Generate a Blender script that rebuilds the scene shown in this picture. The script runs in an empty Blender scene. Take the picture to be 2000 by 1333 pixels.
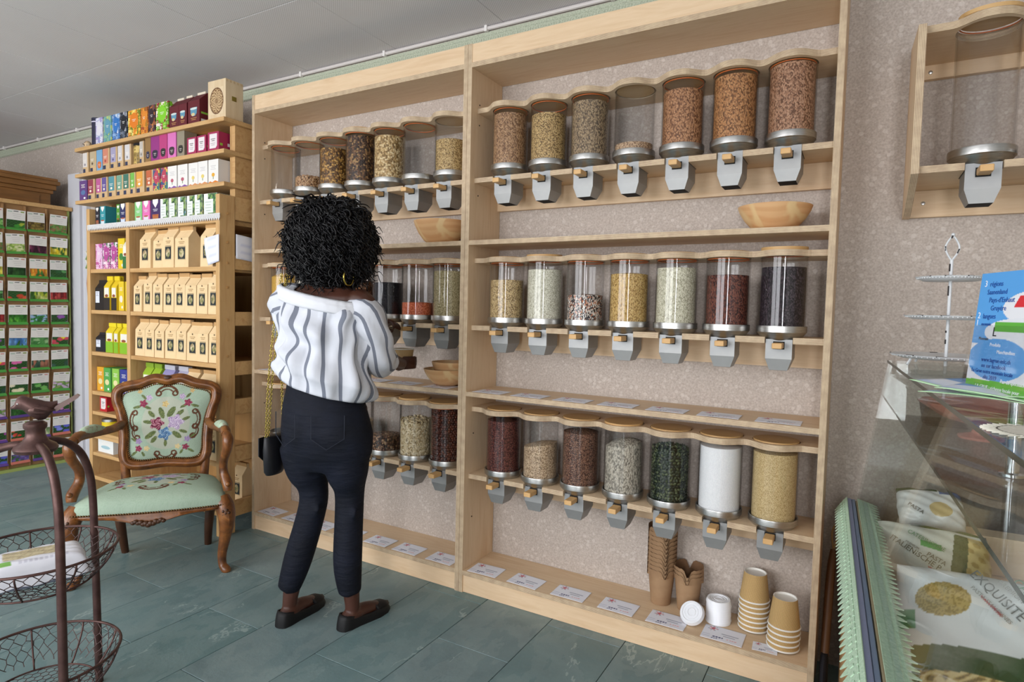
import bpy, bmesh, math, random
import numpy as np
from mathutils import Matrix, Vector
random.seed(7); rng = np.random.default_rng(7)
PI = math.pi
scn = bpy.context.scene
COL = scn.collection

# ------------------------------------------------------------------ camera
cam_d = bpy.data.cameras.new('camera'); cam = bpy.data.objects.new('camera', cam_d); COL.objects.link(cam)
yaw, pit, rol = .5185, -.0521, .0231
fw = Vector((-math.sin(yaw)*math.cos(pit), math.cos(yaw)*math.cos(pit), math.sin(pit)))
rt = Vector((math.cos(yaw), math.sin(yaw), 0)); up = rt.cross(fw)
r2 = rt*math.cos(rol)+up*math.sin(rol); u2 = -rt*math.sin(rol)+up*math.cos(rol)
mw = Matrix((r2, u2, -fw)).transposed().to_4x4(); mw.translation = Vector((2.6756, -2.0168, 1.164))
cam.matrix_world = mw
cam_d.sensor_width = 36; cam_d.lens = 1182.16/2000*36; cam_d.clip_start = .02
scn.camera = cam
# ------------------------------------------------------------------ world, light, exposure
w = bpy.data.worlds.new('daylight'); scn.world = w; w.use_nodes = True
w.node_tree.nodes['Background'].inputs[0].default_value = (.80, .90, 1, 1)
w.node_tree.nodes['Background'].inputs[1].default_value = 1.0
vs = scn.view_settings; vs.view_transform = 'Standard'; vs.look = 'None'; vs.gamma = 1; vs.use_curve_mapping = False
vs.exposure = -0.04
def area(name, loc, rot, sx, sy, power, col):
    l = bpy.data.lights.new(name, 'AREA'); l.shape = 'RECTANGLE'; l.size = sx; l.size_y = sy; l.energy = power; l.color = col
    o = bpy.data.objects.new(name, l); COL.objects.link(o); o.location = loc; o.rotation_euler = rot; return o
# daylight entering by the shop windows of the front wall (behind the camera)
area('window_light', (-1.35, -4.5, 1.45), (PI/2, 0, 0), 2.5, 1.7, 104, (.97, .97, 1))
area('window_light', (3.25, -4.5, 1.25), (PI/2, 0, 0), .42, 2.1, 62, (.97, .97, 1))
area('window_light', (.95, -4.5, 1.45), (PI/2, 0, 0), 1.5, 1.7, 72, (.97, .97, 1))

# ------------------------------------------------------------------ helpers
def lin(h):
    h = h.lstrip('#'); c = [int(h[i:i+2], 16)/255 for i in (0, 2, 4)]
    return tuple(x/12.92 if x <= .04045 else ((x+.055)/1.055)**2.4 for x in c)
def rgba(h): return (*lin(h), 1) if isinstance(h, str) else (*h, 1)
MATS = {}
class NT:
    def __init__(s, name):
        s.m = bpy.data.materials.new(name); s.m.use_nodes = True; s.t = s.m.node_tree
        s.b = s.t.nodes['Principled BSDF']; s.o = s.t.nodes['Material Output']
    def n(s, typ, **kw):
        x = s.t.nodes.new(typ)
        for k, v in kw.items(): setattr(x, k, v)
        return x
    def l(s, a, b): s.t.links.new(a, b)
    def math(s, op, a, b=None):
        x = s.n('ShaderNodeMath', operation=op)
        for i, v in enumerate((a, b)):
            if v is None: continue
            if isinstance(v, (int, float)): x.inputs[i].default_value = v
            else: s.l(v, x.inputs[i])
        return x.outputs[0]
    def mix(s, f, a, b):
        x = s.n('ShaderNodeMix', data_type='RGBA')
        if isinstance(f, (int, float)): x.inputs[0].default_value = f
        else: s.l(f, x.inputs[0])
        for i, v in ((6, a), (7, b)):
            if isinstance(v, (str, tuple)): x.inputs[i].default_value = rgba(v)
            else: s.l(v, x.inputs[i])
        return x.outputs[2]
    def coord(s, kind='Object', scale=(1, 1, 1), rnd=False):
        if kind == 'Position': c = s.n('ShaderNodeNewGeometry').outputs['Position']
        else: c = s.n('ShaderNodeTexCoord').outputs[kind]
        mp = s.n('ShaderNodeMapping'); mp.inputs['Scale'].default_value = scale; s.l(c, mp.inputs[0])
        if rnd:
            oi = s.n('ShaderNodeObjectInfo'); cm = s.n('ShaderNodeCombineXYZ')
            s.l(s.math('MULTIPLY', oi.outputs['Random'], 37.), cm.inputs[0]); s.l(s.math('MULTIPLY', oi.outputs['Random'], 91.), cm.inputs[1])
            s.l(cm.outputs[0], mp.inputs['Location'])
        return mp.outputs[0]
    def noise(s, co, scale, detail=3, rough=.5, dist=0):
        x = s.n('ShaderNodeTexNoise'); x.inputs['Scale'].default_value = scale; x.inputs['Detail'].default_value = detail
        x.inputs['Roughness'].default_value = rough; x.inputs['Distortion'].default_value = dist; s.l(co, x.inputs['Vector']); return x.outputs[0]
    def ramp(s, f, stops, interp='LINEAR'):
        x = s.n('ShaderNodeValToRGB'); x.color_ramp.interpolation = interp; e = x.color_ramp.elements
        while len(e) < len(stops): e.new(.5)
        for el, (p, c) in zip(e, stops): el.position = p; el.color = rgba(c)
        s.l(f, x.inputs[0]); return x.outputs[0]
    def bump(s, h, strength=.3, dist=.002):
        x = s.n('ShaderNodeBump'); x.inputs['Strength'].default_value = strength; x.inputs['Distance'].default_value = dist
        s.l(h, x.inputs['Height']); s.l(x.outputs[0], s.b.inputs['Normal'])
    def set(s, col=None, rough=None, metal=None, spec=None):
        if col is not None:
            if isinstance(col, (str, tuple)): s.b.inputs['Base Color'].default_value = rgba(col)
            else: s.l(col, s.b.inputs['Base Color'])
        if rough is not None: s.b.inputs['Roughness'].default_value = rough
        if metal is not None: s.b.inputs['Metallic'].default_value = metal
        if spec is not None: s.b.inputs['Specular IOR Level'].default_value = spec
def M(name, col, rough=.5, metal=0, col2=None, scale=8, stretch=(1, 1, 1), bump=0, detail=3, kind='Object', rnd=False, lo=.35, hi=.65, spec=.4):
    if name in MATS: return MATS[name]
    t = NT(name); t.set(col, rough, metal, spec)
    if col2 or bump:
        co = t.coord(kind, stretch, rnd); f = t.noise(co, scale, detail)
        if col2: t.set(t.ramp(f, [(lo, col), (hi, col2)]))
        if bump: t.bump(f, bump)
    MATS[name] = t.m; return t.m
def C(h, rough=.55):                       # plain coloured print / paper
    return M('print_'+h.strip('#')+('' if rough == .55 else '_g'), h, rough)
def mat_vcol(name='printed_colours', rough=.6, bump=0, bscale=300):
    if name in MATS: return MATS[name]
    t = NT(name); a = t.n('ShaderNodeVertexColor'); a.layer_name = 'col'; t.set(a.outputs[0], rough, 0, .3)
    if bump: t.bump(t.noise(t.coord(), bscale, 2), bump)
    MATS[name] = t.m; return t.m

class MB:
    """collects shapes for ONE mesh"""
    def __init__(s): s.v = []; s.f = []; s.mi = []
    def add(s, vs, fs, mi=0):
        o = len(s.v); s.v += [tuple(map(float, p)) for p in vs]
        for i, f in enumerate(fs): s.f.append([o+j for j in f]); s.mi.append(mi if not isinstance(mi, (list, tuple)) else mi[i])
        return s
    def box(s, x0, x1, y0, y1, z0, z1, mi=0):
        # faces: -z +z -y +y -x +x
        return s.add([(x0,y0,z0),(x1,y0,z0),(x1,y1,z0),(x0,y1,z0),(x0,y0,z1),(x1,y0,z1),(x1,y1,z1),(x0,y1,z1)],
                     [(3,2,1,0),(4,5,6,7),(0,1,5,4),(2,3,7,6),(3,0,4,7),(1,2,6,5)], mi)
    def bbox(s, x0, x1, y0, y1, z0, z1, b=.002, mi=0):   # box with chamfered edges
        bm = bmesh.new(); bmesh.ops.create_cube(bm, size=1)
        for v in bm.verts: v.co = Vector(((x0+x1)/2+v.co.x*(x1-x0), (y0+y1)/2+v.co.y*(y1-y0), (z0+z1)/2+v.co.z*(z1-z0)))
        bmesh.ops.bevel(bm, geom=bm.edges[:], offset=b, segments=2, affect='EDGES', profile=.5)
        bm.verts.index_update(); s.add([v.co for v in bm.verts], [[v.index for v in f.verts] for f in bm.faces], mi); bm.free(); return s
    def lathe(s, prof, c=(0, 0, 0), n=32, mi=0, a0=0, a1=2*PI):
        full = abs(a1-a0-2*PI) < 1e-6; vs = []; m = n if full else n+1
        for r, z in prof:
            for k in range(m):
                a = a0+(a1-a0)*k/n; vs.append((c[0]+r*math.cos(a), c[1]+r*math.sin(a), c[2]+z))
        fs = []
        for i in range(len(prof)-1):
            for k in range(n):
                k2 = (k+1) % m; fs.append((i*m+k, i*m+k2, (i+1)*m+k2, (i+1)*m+k))
        return s.add(vs, fs, mi)
    def prism(s, poly, axis, a, b, mi=0):
        """polygon (2D) extruded along axis; axis 'y': poly=(x,z); 'x': poly=(y,z); 'z': poly=(x,y)"""
        def P(p, t): return {'y': (p[0], t, p[1]), 'x': (t, p[0], p[1]), 'z': (p[0], p[1], t)}[axis]
        n = len(poly); vs = [P(p, a) for p in poly]+[P(p, b) for p in poly]
        fs = [tuple(range(n)), tuple(range(2*n-1, n-1, -1))]+[(i, i+n, (i+1) % n+n, (i+1) % n) for i in range(n)]
        return s.add(vs, fs, mi)
    def tube(s, pts, r, n=8, mi=0, closed=False, flat=1.0, sub=0, flatdir=None):
        pts = [np.array(p, float) for p in pts]; rr = list(r) if hasattr(r, '__len__') else [r]*len(pts)
        if sub and not closed: pts, rr = spline(pts, rr, sub)
        N = len(pts); vs = []; prev = None
        for i in range(N):
            if closed: t = pts[(i+1) % N]-pts[i-1]
            else: t = pts[min(i+1, N-1)]-pts[max(i-1, 0)]
            t = t/(np.linalg.norm(t)+1e-12)
            if prev is None:
                h = np.array(flatdir, float) if flatdir is not None else (np.array((0, 0, 1.)) if abs(t[2]) < .9 else np.array((1., 0, 0)))
                u = h-t*(h@t); u /= np.linalg.norm(u)
            else:
                u = prev-t*(prev@t); u /= np.linalg.norm(u)+1e-12
            prev = u; v = np.cross(t, u)
            for k in range(n):
                a = 2*PI*k/n; vs.append(pts[i]+u*(math.cos(a)*rr[i]*flat)+v*(math.sin(a)*rr[i]))
        fs = []; R = N if closed else N-1
        for i in range(R):
            j = (i+1) % N
            for k in range(n): fs.append((i*n+k, j*n+k, j*n+(k+1) % n, i*n+(k+1) % n))
        if not closed: fs.append(tuple(range(n))); fs.append(tuple((N-1)*n+k for k in range(n-1, -1, -1)))
        return s.add(vs, fs, mi)
    def loft(s, rings, n=24, mi=0, caps=True):
        """rings: (cx,cy,cz,a,b,rotz[,tx,ty]) ellipses"""
        vs = []
        for R in rings:
            cx, cy, cz, a, b, rz = R[:6]; tx, ty = (R[6], R[7]) if len(R) > 6 else (0, 0)
            for k in range(n):
                t = 2*PI*k/n; x = a*math.cos(t); y = b*math.sin(t)
                vs.append((cx+x*math.cos(rz)-y*math.sin(rz), cy+x*math.sin(rz)+y*math.cos(rz), cz+tx*x+ty*y))
        m = len(rings); fs = []
        for i in range(m-1):
            for k in range(n): fs.append((i*n+k, i*n+(k+1) % n, (i+1)*n+(k+1) % n, (i+1)*n+k))
        if caps: fs.append(tuple(range(n-1, -1, -1))); fs.append(tuple((m-1)*n+k for k in range(n)))
        return s.add(vs, fs, mi)
    def ball(s, c, r, u=10, v=7, mi=0, sc=(1, 1, 1)):
        prof = [(math.sin(PI*i/v), -math.cos(PI*i/v)) for i in range(v+1)]; o = MB().lathe(prof, n=u)
        return s.add([(c[0]+p[0]*r*sc[0], c[1]+p[1]*r*sc[1], c[2]+p[2]*r*sc[2]) for p in o.v], o.f, mi)
    def xf(s, f): s.v = [tuple(f(*p)) for p in s.v]; return s
    def mesh(s, name, mats, smooth=None):
        me = bpy.data.meshes.new(name); me.from_pydata(s.v, [], s.f)
        for m in (mats if isinstance(mats, (list, tuple)) else [mats]): me.materials.append(m)
        me.polygons.foreach_set('material_index', s.mi)
        if smooth is not None:
            me.polygons.foreach_set('use_smooth', [True]*len(me.polygons))
            bm = bmesh.new(); bm.from_mesh(me); bmesh.ops.remove_doubles(bm, verts=bm.verts, dist=1e-6)
            bmesh.ops.recalc_face_normals(bm, faces=bm.faces)
            for e in bm.edges:
                if len(e.link_faces) == 2 and e.calc_face_angle(0) > smooth: e.smooth = False
            bm.to_mesh(me); bm.free()
        else:
            bm = bmesh.new(); bm.from_mesh(me); bmesh.ops.recalc_face_normals(bm, faces=bm.faces); bm.to_mesh(me); bm.free()
        me.update(); return me
    def build(s, name, mats, parent=None, smooth=None, **kw): return put(name, s.mesh(name, mats, smooth), parent, **kw)
def put(name, me, parent=None, loc=None, rot=None, label=None, kind=None):
    o = bpy.data.objects.new(name, me); COL.objects.link(o)
    if parent: o.parent = parent
    if loc: o.location = loc
    if rot: o.rotation_euler = rot
    if label: o['label'] = label
    if kind: o['kind'] = kind
    return o
def tag(o, label, cat, group=None, kind=None):
    o['label'] = label; o['category'] = cat
    if group: o['group'] = group
    if kind: o['kind'] = kind
    return o
def thing(name, label, cat, loc=(0, 0, 0), rz=0, group=None):
    o = bpy.data.objects.new(name, None); COL.objects.link(o); o.location = loc; o.rotation_euler = (0, 0, rz); o.empty_display_size = .05
    return tag(o, label, cat, group)
def struct(o): o['kind'] = 'structure'; return o
def spline(pts, rr, sub):
    P = [pts[0]]+pts+[pts[-1]]; R = [rr[0]]+list(rr)+[rr[-1]]; out = []; ro = []
    for i in range(1, len(P)-2):
        for k in range(sub):
            t = k/sub; a, b, c, d = P[i-1], P[i], P[i+1], P[i+2]
            out.append(.5*(2*b+(c-a)*t+(2*a-5*b+4*c-d)*t*t+(3*b-a-3*c+d)*t**3))
            a, b, c, d = R[i-1], R[i], R[i+1], R[i+2]
            ro.append(max(1e-4, .5*(2*b+(c-a)*t+(2*a-5*b+4*c-d)*t*t+(3*b-a-3*c+d)*t**3)))
    out.append(pts[-1]); ro.append(rr[-1]); return out, ro
def gridmesh(name, nx, ny, pos, col, mat, smooth=True):
    """dense grid with printed colours; pos(u,v)->xyz, col(u,v)->sRGB hex or linear tuple, u,v in 0..1"""
    vs = [pos(i/nx, j/ny) for j in range(ny+1) for i in range(nx+1)]
    fs = [(j*(nx+1)+i, j*(nx+1)+i+1, (j+1)*(nx+1)+i+1, (j+1)*(nx+1)+i) for j in range(ny) for i in range(nx)]
    me = bpy.data.meshes.new(name); me.from_pydata(vs, [], fs); me.materials.append(mat)
    a = me.color_attributes.new('col', 'FLOAT_COLOR', 'POINT'); buf = []
    for j in range(ny+1):
        for i in range(nx+1): buf += [*rgba(col(i/nx, j/ny))]
    a.data.foreach_set('color', buf)
    if smooth: me.polygons.foreach_set('use_smooth', [True]*len(fs))
    me.update(); return me
def text(s, size, mat, parent, loc, rot, name='lettering', align='LEFT', ext=.0002, xs=1.0):
    cu = bpy.data.curves.new('t', 'FONT'); cu.body = s; cu.size = size; cu.align_x = align; cu.extrude = ext; cu.resolution_u = 2; cu.shear = 0
    tmp = bpy.data.objects.new('t', cu); me = bpy.data.meshes.new_from_object(tmp); bpy.data.objects.remove(tmp); me.materials.append(mat)
    o = put(name, me, parent, loc, rot); o.scale = (xs, 1, 1); return o
def evaluated(ob):
    dg = bpy.context.evaluated_depsgraph_get(); dg.update()
    return bpy.data.meshes.new_from_object(ob.evaluated_get(dg))
def remesh(mb, name, mats, vox, smooth=4):
    ob = bpy.data.objects.new('tmp', mb.mesh('tmp', [])); COL.objects.link(ob)
    m = ob.modifiers.new('r', 'REMESH'); m.mode = 'VOXEL'; m.voxel_size = vox
    if smooth: s = ob.modifiers.new('s', 'SMOOTH'); s.factor = .5; s.iterations = smooth
    me = evaluated(ob); me.name = name; bpy.data.objects.remove(ob)
    for x in mats: me.materials.append(x)
    me.polygons.foreach_set('use_smooth', [True]*len(me.polygons)); return me

# ------------------------------------------------------------------ shared materials
def ply_edge(name, axis):
    t = NT(name); g = t.n('ShaderNodeNewGeometry'); sp = t.n('ShaderNodeSeparateXYZ'); t.l(g.outputs['Position'], sp.inputs[0])
    wv = t.math('SINE', t.math('MULTIPLY', sp.outputs[axis], 2*PI/.0036))
    n = t.noise(t.coord('Position', (6, 6, 6)), 6, 4)
    f = t.math('ADD', t.math('MULTIPLY', wv, .35), t.math('MULTIPLY', n, .9))
    t.set(t.ramp(f, [(.1, '#96806a'), (.45, '#bda68a'), (.8, '#d0bc9c')]), .6, 0, .25); MATS[name] = t.m; return t.m
EX, EY, EZ = ply_edge('plywood_edge_x', 0), ply_edge('plywood_edge_y', 1), ply_edge('plywood_edge_z', 2)
def birch(name, stretch):
    t = NT(name); co = t.coord('Position', stretch, True); f = t.noise(co, 3.0, 5, .55, 1.2); f2 = t.noise(co, 17, 3)
    c = t.ramp(f, [(.3, '#d3b492'), (.5, '#dfc5a5'), (.7, '#d7ba99')])
    t.set(t.mix(t.math('MULTIPLY', f2, .35), c, '#c0a071'), .5, 0, .3); MATS[name] = t.m; return t.m
BX = birch('birch_plywood_lengthways', (.8, 7, 7)); BZ = birch('birch_plywood_upright', (7, 7, .8))
def pine(name, stretch):
    t = NT(name); co = t.coord('Position', stretch, True); f = t.noise(co, 4, 4, .55, .6)
    t.set(t.ramp(f, [(.3, '#b48a58'), (.5, '#c6a06e'), (.7, '#bc9561')]), .5, 0, .3); MATS[name] = t.m; return t.m
PX = pine('pine_lengthways', (1, 9, 9)); PZ = pine('pine_upright', (9, 9, 1))
STEEL = M('brushed_steel', '#c2c1bf', .34, 1, col2='#adadaa', scale=30, stretch=(1, 1, 9))
STEELF = M('folded_steel', '#9d9d9b', .48, .6, col2='#8d8f90', scale=9)
BLACK = M('black_gap', '#0c0b0b', .8)
HANDLE = M('beech_handle', '#d6b07c', .5, col2='#c99e66', scale=14, stretch=(1, .15, 1))
LIDW = M('lid_plywood', '#c9a470', .5, col2='#bb9460', scale=6, stretch=(1, 6, 1))
SEAL = M('orange_seal', '#c8642a', .45)
VC = mat_vcol()
def glass(name, tint=(1, 1, 1), base=.97, rough=.02, ior=1.46, k=1.0):
    t = NT(name); t.t.nodes.remove(t.b); tr = t.n('ShaderNodeBsdfTransparent'); tr.inputs[0].default_value = (*[base*x for x in tint], 1)
    gl = t.n('ShaderNodeBsdfGlossy'); gl.inputs['Roughness'].default_value = rough
    lw = t.n('ShaderNodeLayerWeight'); lw.inputs[0].default_value = .5; mx = t.n('ShaderNodeMixShader')
    f0 = ((ior-1)/(ior+1))**2; t.l(t.math('ADD', f0, t.math('MULTIPLY', t.math('POWER', lw.outputs['Facing'], 5.), (1-f0)*k)), mx.inputs[0]); t.l(tr.outputs[0], mx.inputs[1]); t.l(gl.outputs[0], mx.inputs[2]); t.l(mx.outputs[0], t.o.inputs[0]); MATS[name] = t.m; return t.m
ACRYL = glass('clear_acrylic', ior=1.36); CASEG = glass('case_glass', (.98, 1, .993), .985, .01, 1.36, .36)

# ================================================================== SETTING
YW, ZC, XL, XR, YF = .236, 2.374, -4.3, 4.3, -4.6
def slate():
    t = NT('green_slate'); co = t.coord('Position', (1, 1, 1), True)
    f = t.noise(co, 4.5, 6, .6, .6); f2 = t.noise(co, 40, 4, .7)
    oi = t.n('ShaderNodeObjectInfo')
    c = t.ramp(f, [(.28, '#566c70'), (.5, '#678083'), (.72, '#7b9090')])
    c = t.mix(t.math('MULTIPLY', f2, .45), c, '#838d8e')
    c = t.mix(t.math('MULTIPLY', oi.outputs['Random'], .5), c, '#547777')
    def ridge(sc, w_, det): return t.math('LESS_THAN', t.math('ABSOLUTE', t.math('SUBTRACT', t.noise(t.coord('Position', (1, .45, 1), True), sc, det, .62, .3), .5)), w_)
    msk = t.math('GREATER_THAN', t.noise(co, 3.2, 2), .53)
    c = t.mix(t.math('MULTIPLY', t.math('MULTIPLY', ridge(1.6, .0035, 7), msk), .5), c, '#aab8b6')
    c = t.mix(t.math('MULTIPLY', t.math('MULTIPLY', ridge(4.5, .05, 6), t.noise(co, 6, 3)), .35), c, '#93a2a1')
    t.set(c, .42, 0, .5); t.bump(t.noise(co, 22, 6, .65), .35, .004); MATS['green_slate'] = t.m; return t.m
SLATE = slate()
fl = struct(MB().box(XL, XR, YF, YW+.1, -.08, -.004).build('floor', M('floor_grout', '#3c4646', .8)))
tw, tl = .2875, .58
tile = MB().bbox(.0012, tw-.0012, .0012, tl-.0012, -.012, 0, .0015).mesh('slate_tile', SLATE)
k0 = -22
for k in range(k0, 10):
    x = 1.437+tw*(k-0); 
    if x+tw < XL+.2 or x > 4.0: continue
    off = -.624 if k % 2 else -.329
    for j in range(-3, 2):
        y = off+tl*j-.0
        if y > YW or y < -2.3 and x < -2: continue
        if y+tl > YW+.09: y1 = YW+.05; put('slate_tile', MB().bbox(.0012, tw-.0012, .0012, y1-y, -.012, 0, .0015).mesh('slate_tile', SLATE), fl, (x, y, 0))
        else: put('slate_tile', tile, fl, (x, y, 0))
MB().box(XL, XR, YF, -2.0, -.012, -.0015).build('slate_paving', SLATE, fl, kind='stuff')

def ceil_mat():
    t = NT('perforated_ceiling_board'); tc = t.n('ShaderNodeNewGeometry').outputs['Position']; sp = t.n('ShaderNodeSeparateXYZ'); t.l(tc, sp.inputs[0])
    sx = t.math('SINE', t.math('MULTIPLY', sp.outputs[0], 2*PI/.0115)); sy = t.math('SINE', t.math('MULTIPLY', sp.outputs[1], 2*PI/.0115))
    d = t.math('GREATER_THAN', t.math('MULTIPLY', sx, sy), .55)
    n = t.noise(t.coord('Position'), 1.4, 3)
    c = t.ramp(n, [(.3, '#dad7d8'), (.7, '#e4e2e3')])
    t.set(t.mix(t.math('MULTIPLY', d, .45), c, '#7d797a'), .8, 0, .2); MATS['ceil'] = t.m; return t.m
CEIL = ceil_mat()
cl = struct(MB().box(XL, XR, YF, YW+.1, ZC+.006, ZC+.1).build('ceiling', M('ceiling_void', '#8d8b8c', .9)))
ct = .588; cme = MB().bbox(.001, ct-.001, .001, ct-.001, 0, .012, .002).mesh('ceiling_panel', CEIL)
for i in range(-8, 8):
    for j in range(-8, 1):
        x = .1433+ct*i; y = -.309+ct*j
        if x < XL-.3 or x > XR: continue
        put('ceiling_panel', cme, cl, (x, y, ZC))

def wallpaper():
    t = NT('blossom_wallpaper'); co = t.coord('Position', (1, 1, 1))
    base = t.ramp(t.noise(co, 160, 3, .6), [(.3, '#a69a91'), (.7, '#c0b5ab')])
    v = t.n('ShaderNodeTexVoronoi'); v.inputs['Scale'].default_value = 42; v.inputs['Randomness'].default_value = .9; t.l(co, v.inputs['Vector'])
    rose = t.math('MULTIPLY', t.math('LESS_THAN', v.outputs[0], .30), t.math('GREATER_THAN', t.noise(co, 9, 2), .44))
    c = t.mix(t.math('MULTIPLY', rose, .33), base, '#d9d2ca')
    v2 = t.n('ShaderNodeTexVoronoi'); v2.inputs['Scale'].default_value = 85; t.l(co, v2.inputs['Vector'])
    c = t.mix(t.math('MULTIPLY', t.math('LESS_THAN', v2.outputs[0], .28), .2), c, '#d3cac2')
    t.set(c, .8, 0, .2); MATS['wp'] = t.m; return t.m
WP = wallpaper()
wb = struct(MB().box(XL, XR, YW, YW+.1, -.02, ZC+.02).build('wall_back', WP))
PAINT = M('white_wall_paint', '#d6d3cd', .8, col2='#cac6bf', scale=3)
struct(MB().box(XL-.1, XL, YF, YW+.1, -.02, ZC+.02).build('wall_left', PAINT))
struct(MB().box(XR, XR+.1, YF, YW+.1, -.02, ZC+.02).build('wall_right', PAINT))
wins = [(-2.6, -.1, .6, 2.3), (.2, 1.7, .6, 2.3), (3.02, 3.48, .2, 2.3)]
wf = MB(); xs = [XL]+[v for w_ in wins for v in w_[:2]]+[XR]
for a, b in zip(xs[::2], xs[1::2]): wf.box(a, b, YF-.1, YF, -.02, ZC+.02)
for a, b, z0, z1 in wins: wf.box(a, b, YF-.1, YF, -.02, z0); wf.box(a, b, YF-.1, YF, z1, ZC+.02)
struct(wf.build('wall_front', M('taupe_wall_paint', '#a39b92', .8, col2='#98908a', scale=3)))
WHITEP = M('white_gloss_paint', '#e2e0dc', .4)
for q, (a, b, z0, z1) in enumerate(wins):
    wd = MB().box(a, b, YF-.07, YF-.064, z0, z1).build(f'window_{q+1}', CASEG); struct(wd)
    fr = MB()
    for x in (a, b-.05): fr.box(x, x+.05, YF-.09, YF-.03, z0, z1)
    for z in (z0, z1-.05): fr.box(a, b, YF-.09, YF-.03, z, z+.05)
    fr.build('window_frame', WHITEP, wd)
# fluorescent ceiling fixtures behind the camera
for q, (x, y) in enumerate(((1.2, -2.75), (-1.3, -2.75), (-1.3, -1.55))):
    lp = thing('ceiling_lamp', ['long white fluorescent ceiling lamp nearest the shop door', 'long white fluorescent ceiling lamp nearest the front windows', 'long white fluorescent ceiling lamp above the seed rack aisle'][q], 'lamp', (x, y, ZC-.30), 0, 'ceiling lamps')
    MB().bbox(-.62, .62, -.018, .018, .0, .03, .004).build('housing', WHITEP, lp); [MB().tube([(xx, 0, .03), (xx, 0, .30)], .003, 6).build('hanger', WHITEP, lp) for xx in (-.5, .5)]
    t_ = NT('fluorescent_tube'); t_.b.inputs['Emission Color'].default_value = (1, .95, .88, 1); t_.b.inputs['Emission Strength'].default_value = 17
    for yy in (-.03, .03): MB().tube([(-.6, yy, 0), (.6, yy, 0)], .013, 10).build('tube', t_.m, lp, smooth=.6)
# dark door with white frame on the back wall, beside the pine shelves
dr = struct(MB().box(-3.15, -2.256, YW-.03, YW-.002, 0, 1.76).build('door_1', M('dark_door_wood', '#3a2a24', .5, col2='#2a1d19', scale=5, stretch=(6, 6, .6))))
MB().bbox(-2.36, -2.29, YW-.045, YW-.03, .86, 1.14, .004).build('lock_plate', M('door_lock_brown', '#38241d', .45), dr)
tr1 = struct(MB().box(-2.256, -2.10, YW-.045, YW, 0, 2.05).box(-2.10, -2.043, YW-.028, YW, 0, 2.05).build('trim_1', M('grey_white_frame', '#c6c6cc', .45)))
tag(MB().bbox(-2.33, -2.28, YW-.05, YW-.03, 1.33, 1.45, .006).build('light_switch', M('switch_plastic', '#c9bfb2', .4)), 'small beige light switch above the dark door edge', 'switch')

# ceiling edge: conduit with clips, green crochet border
cd = thing('cable_conduit', 'thin white cable conduit clipped along the ceiling edge of the wall', 'conduit', (0, YW-.012, ZC-.011))
CW = M('conduit_white', '#cfc9c6', .5)
MB().tube([(XL+.1, 0, 0), (XR-.1, 0, 0)], .0085, 8).build('pipe', CW, cd, smooth=.6)
for x in np.arange(-3.9, 3, .57): MB().bbox(x, x+.014, -.012, .01, -.014, .012, .002).build('clip', M('clip_white', '#dedbd8', .5), cd)
LG = M('pale_green_crochet', '#bcc2ae', .9, col2='#a0a894', scale=180, bump=.8)
def lace(name, L, h, tooth, mat, thick=.0015, td=.28):
    """crochet ribbon hanging down from z=0, along +x from 0 to L, toothed lower edge, pierced by holes rows"""
    mb = MB(); n = int(L/tooth); t = tooth
    for i in range(n):
        x = i*t
        mb.prism([(x, 0), (x+t, 0), (x+t, -h*(1-td)), (x+t/2, -h), (x, -h*(1-td))], 'y', 0, thick)
        mb.box(x+t*.1, x+t*.9, -thick*.7, 0, -h*.28, -h*.2); mb.box(x+t*.35, x+t*.65, -thick*.7, 0, -h*.55, -h*.4)
    return mb
tag(lace('b', 6.5, .06, .012, LG).build('crochet_border', LG, loc=(-4.2, YW-.006, ZC-.022)), 'pale green crochet border running along the top of the wall', 'trim')

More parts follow.
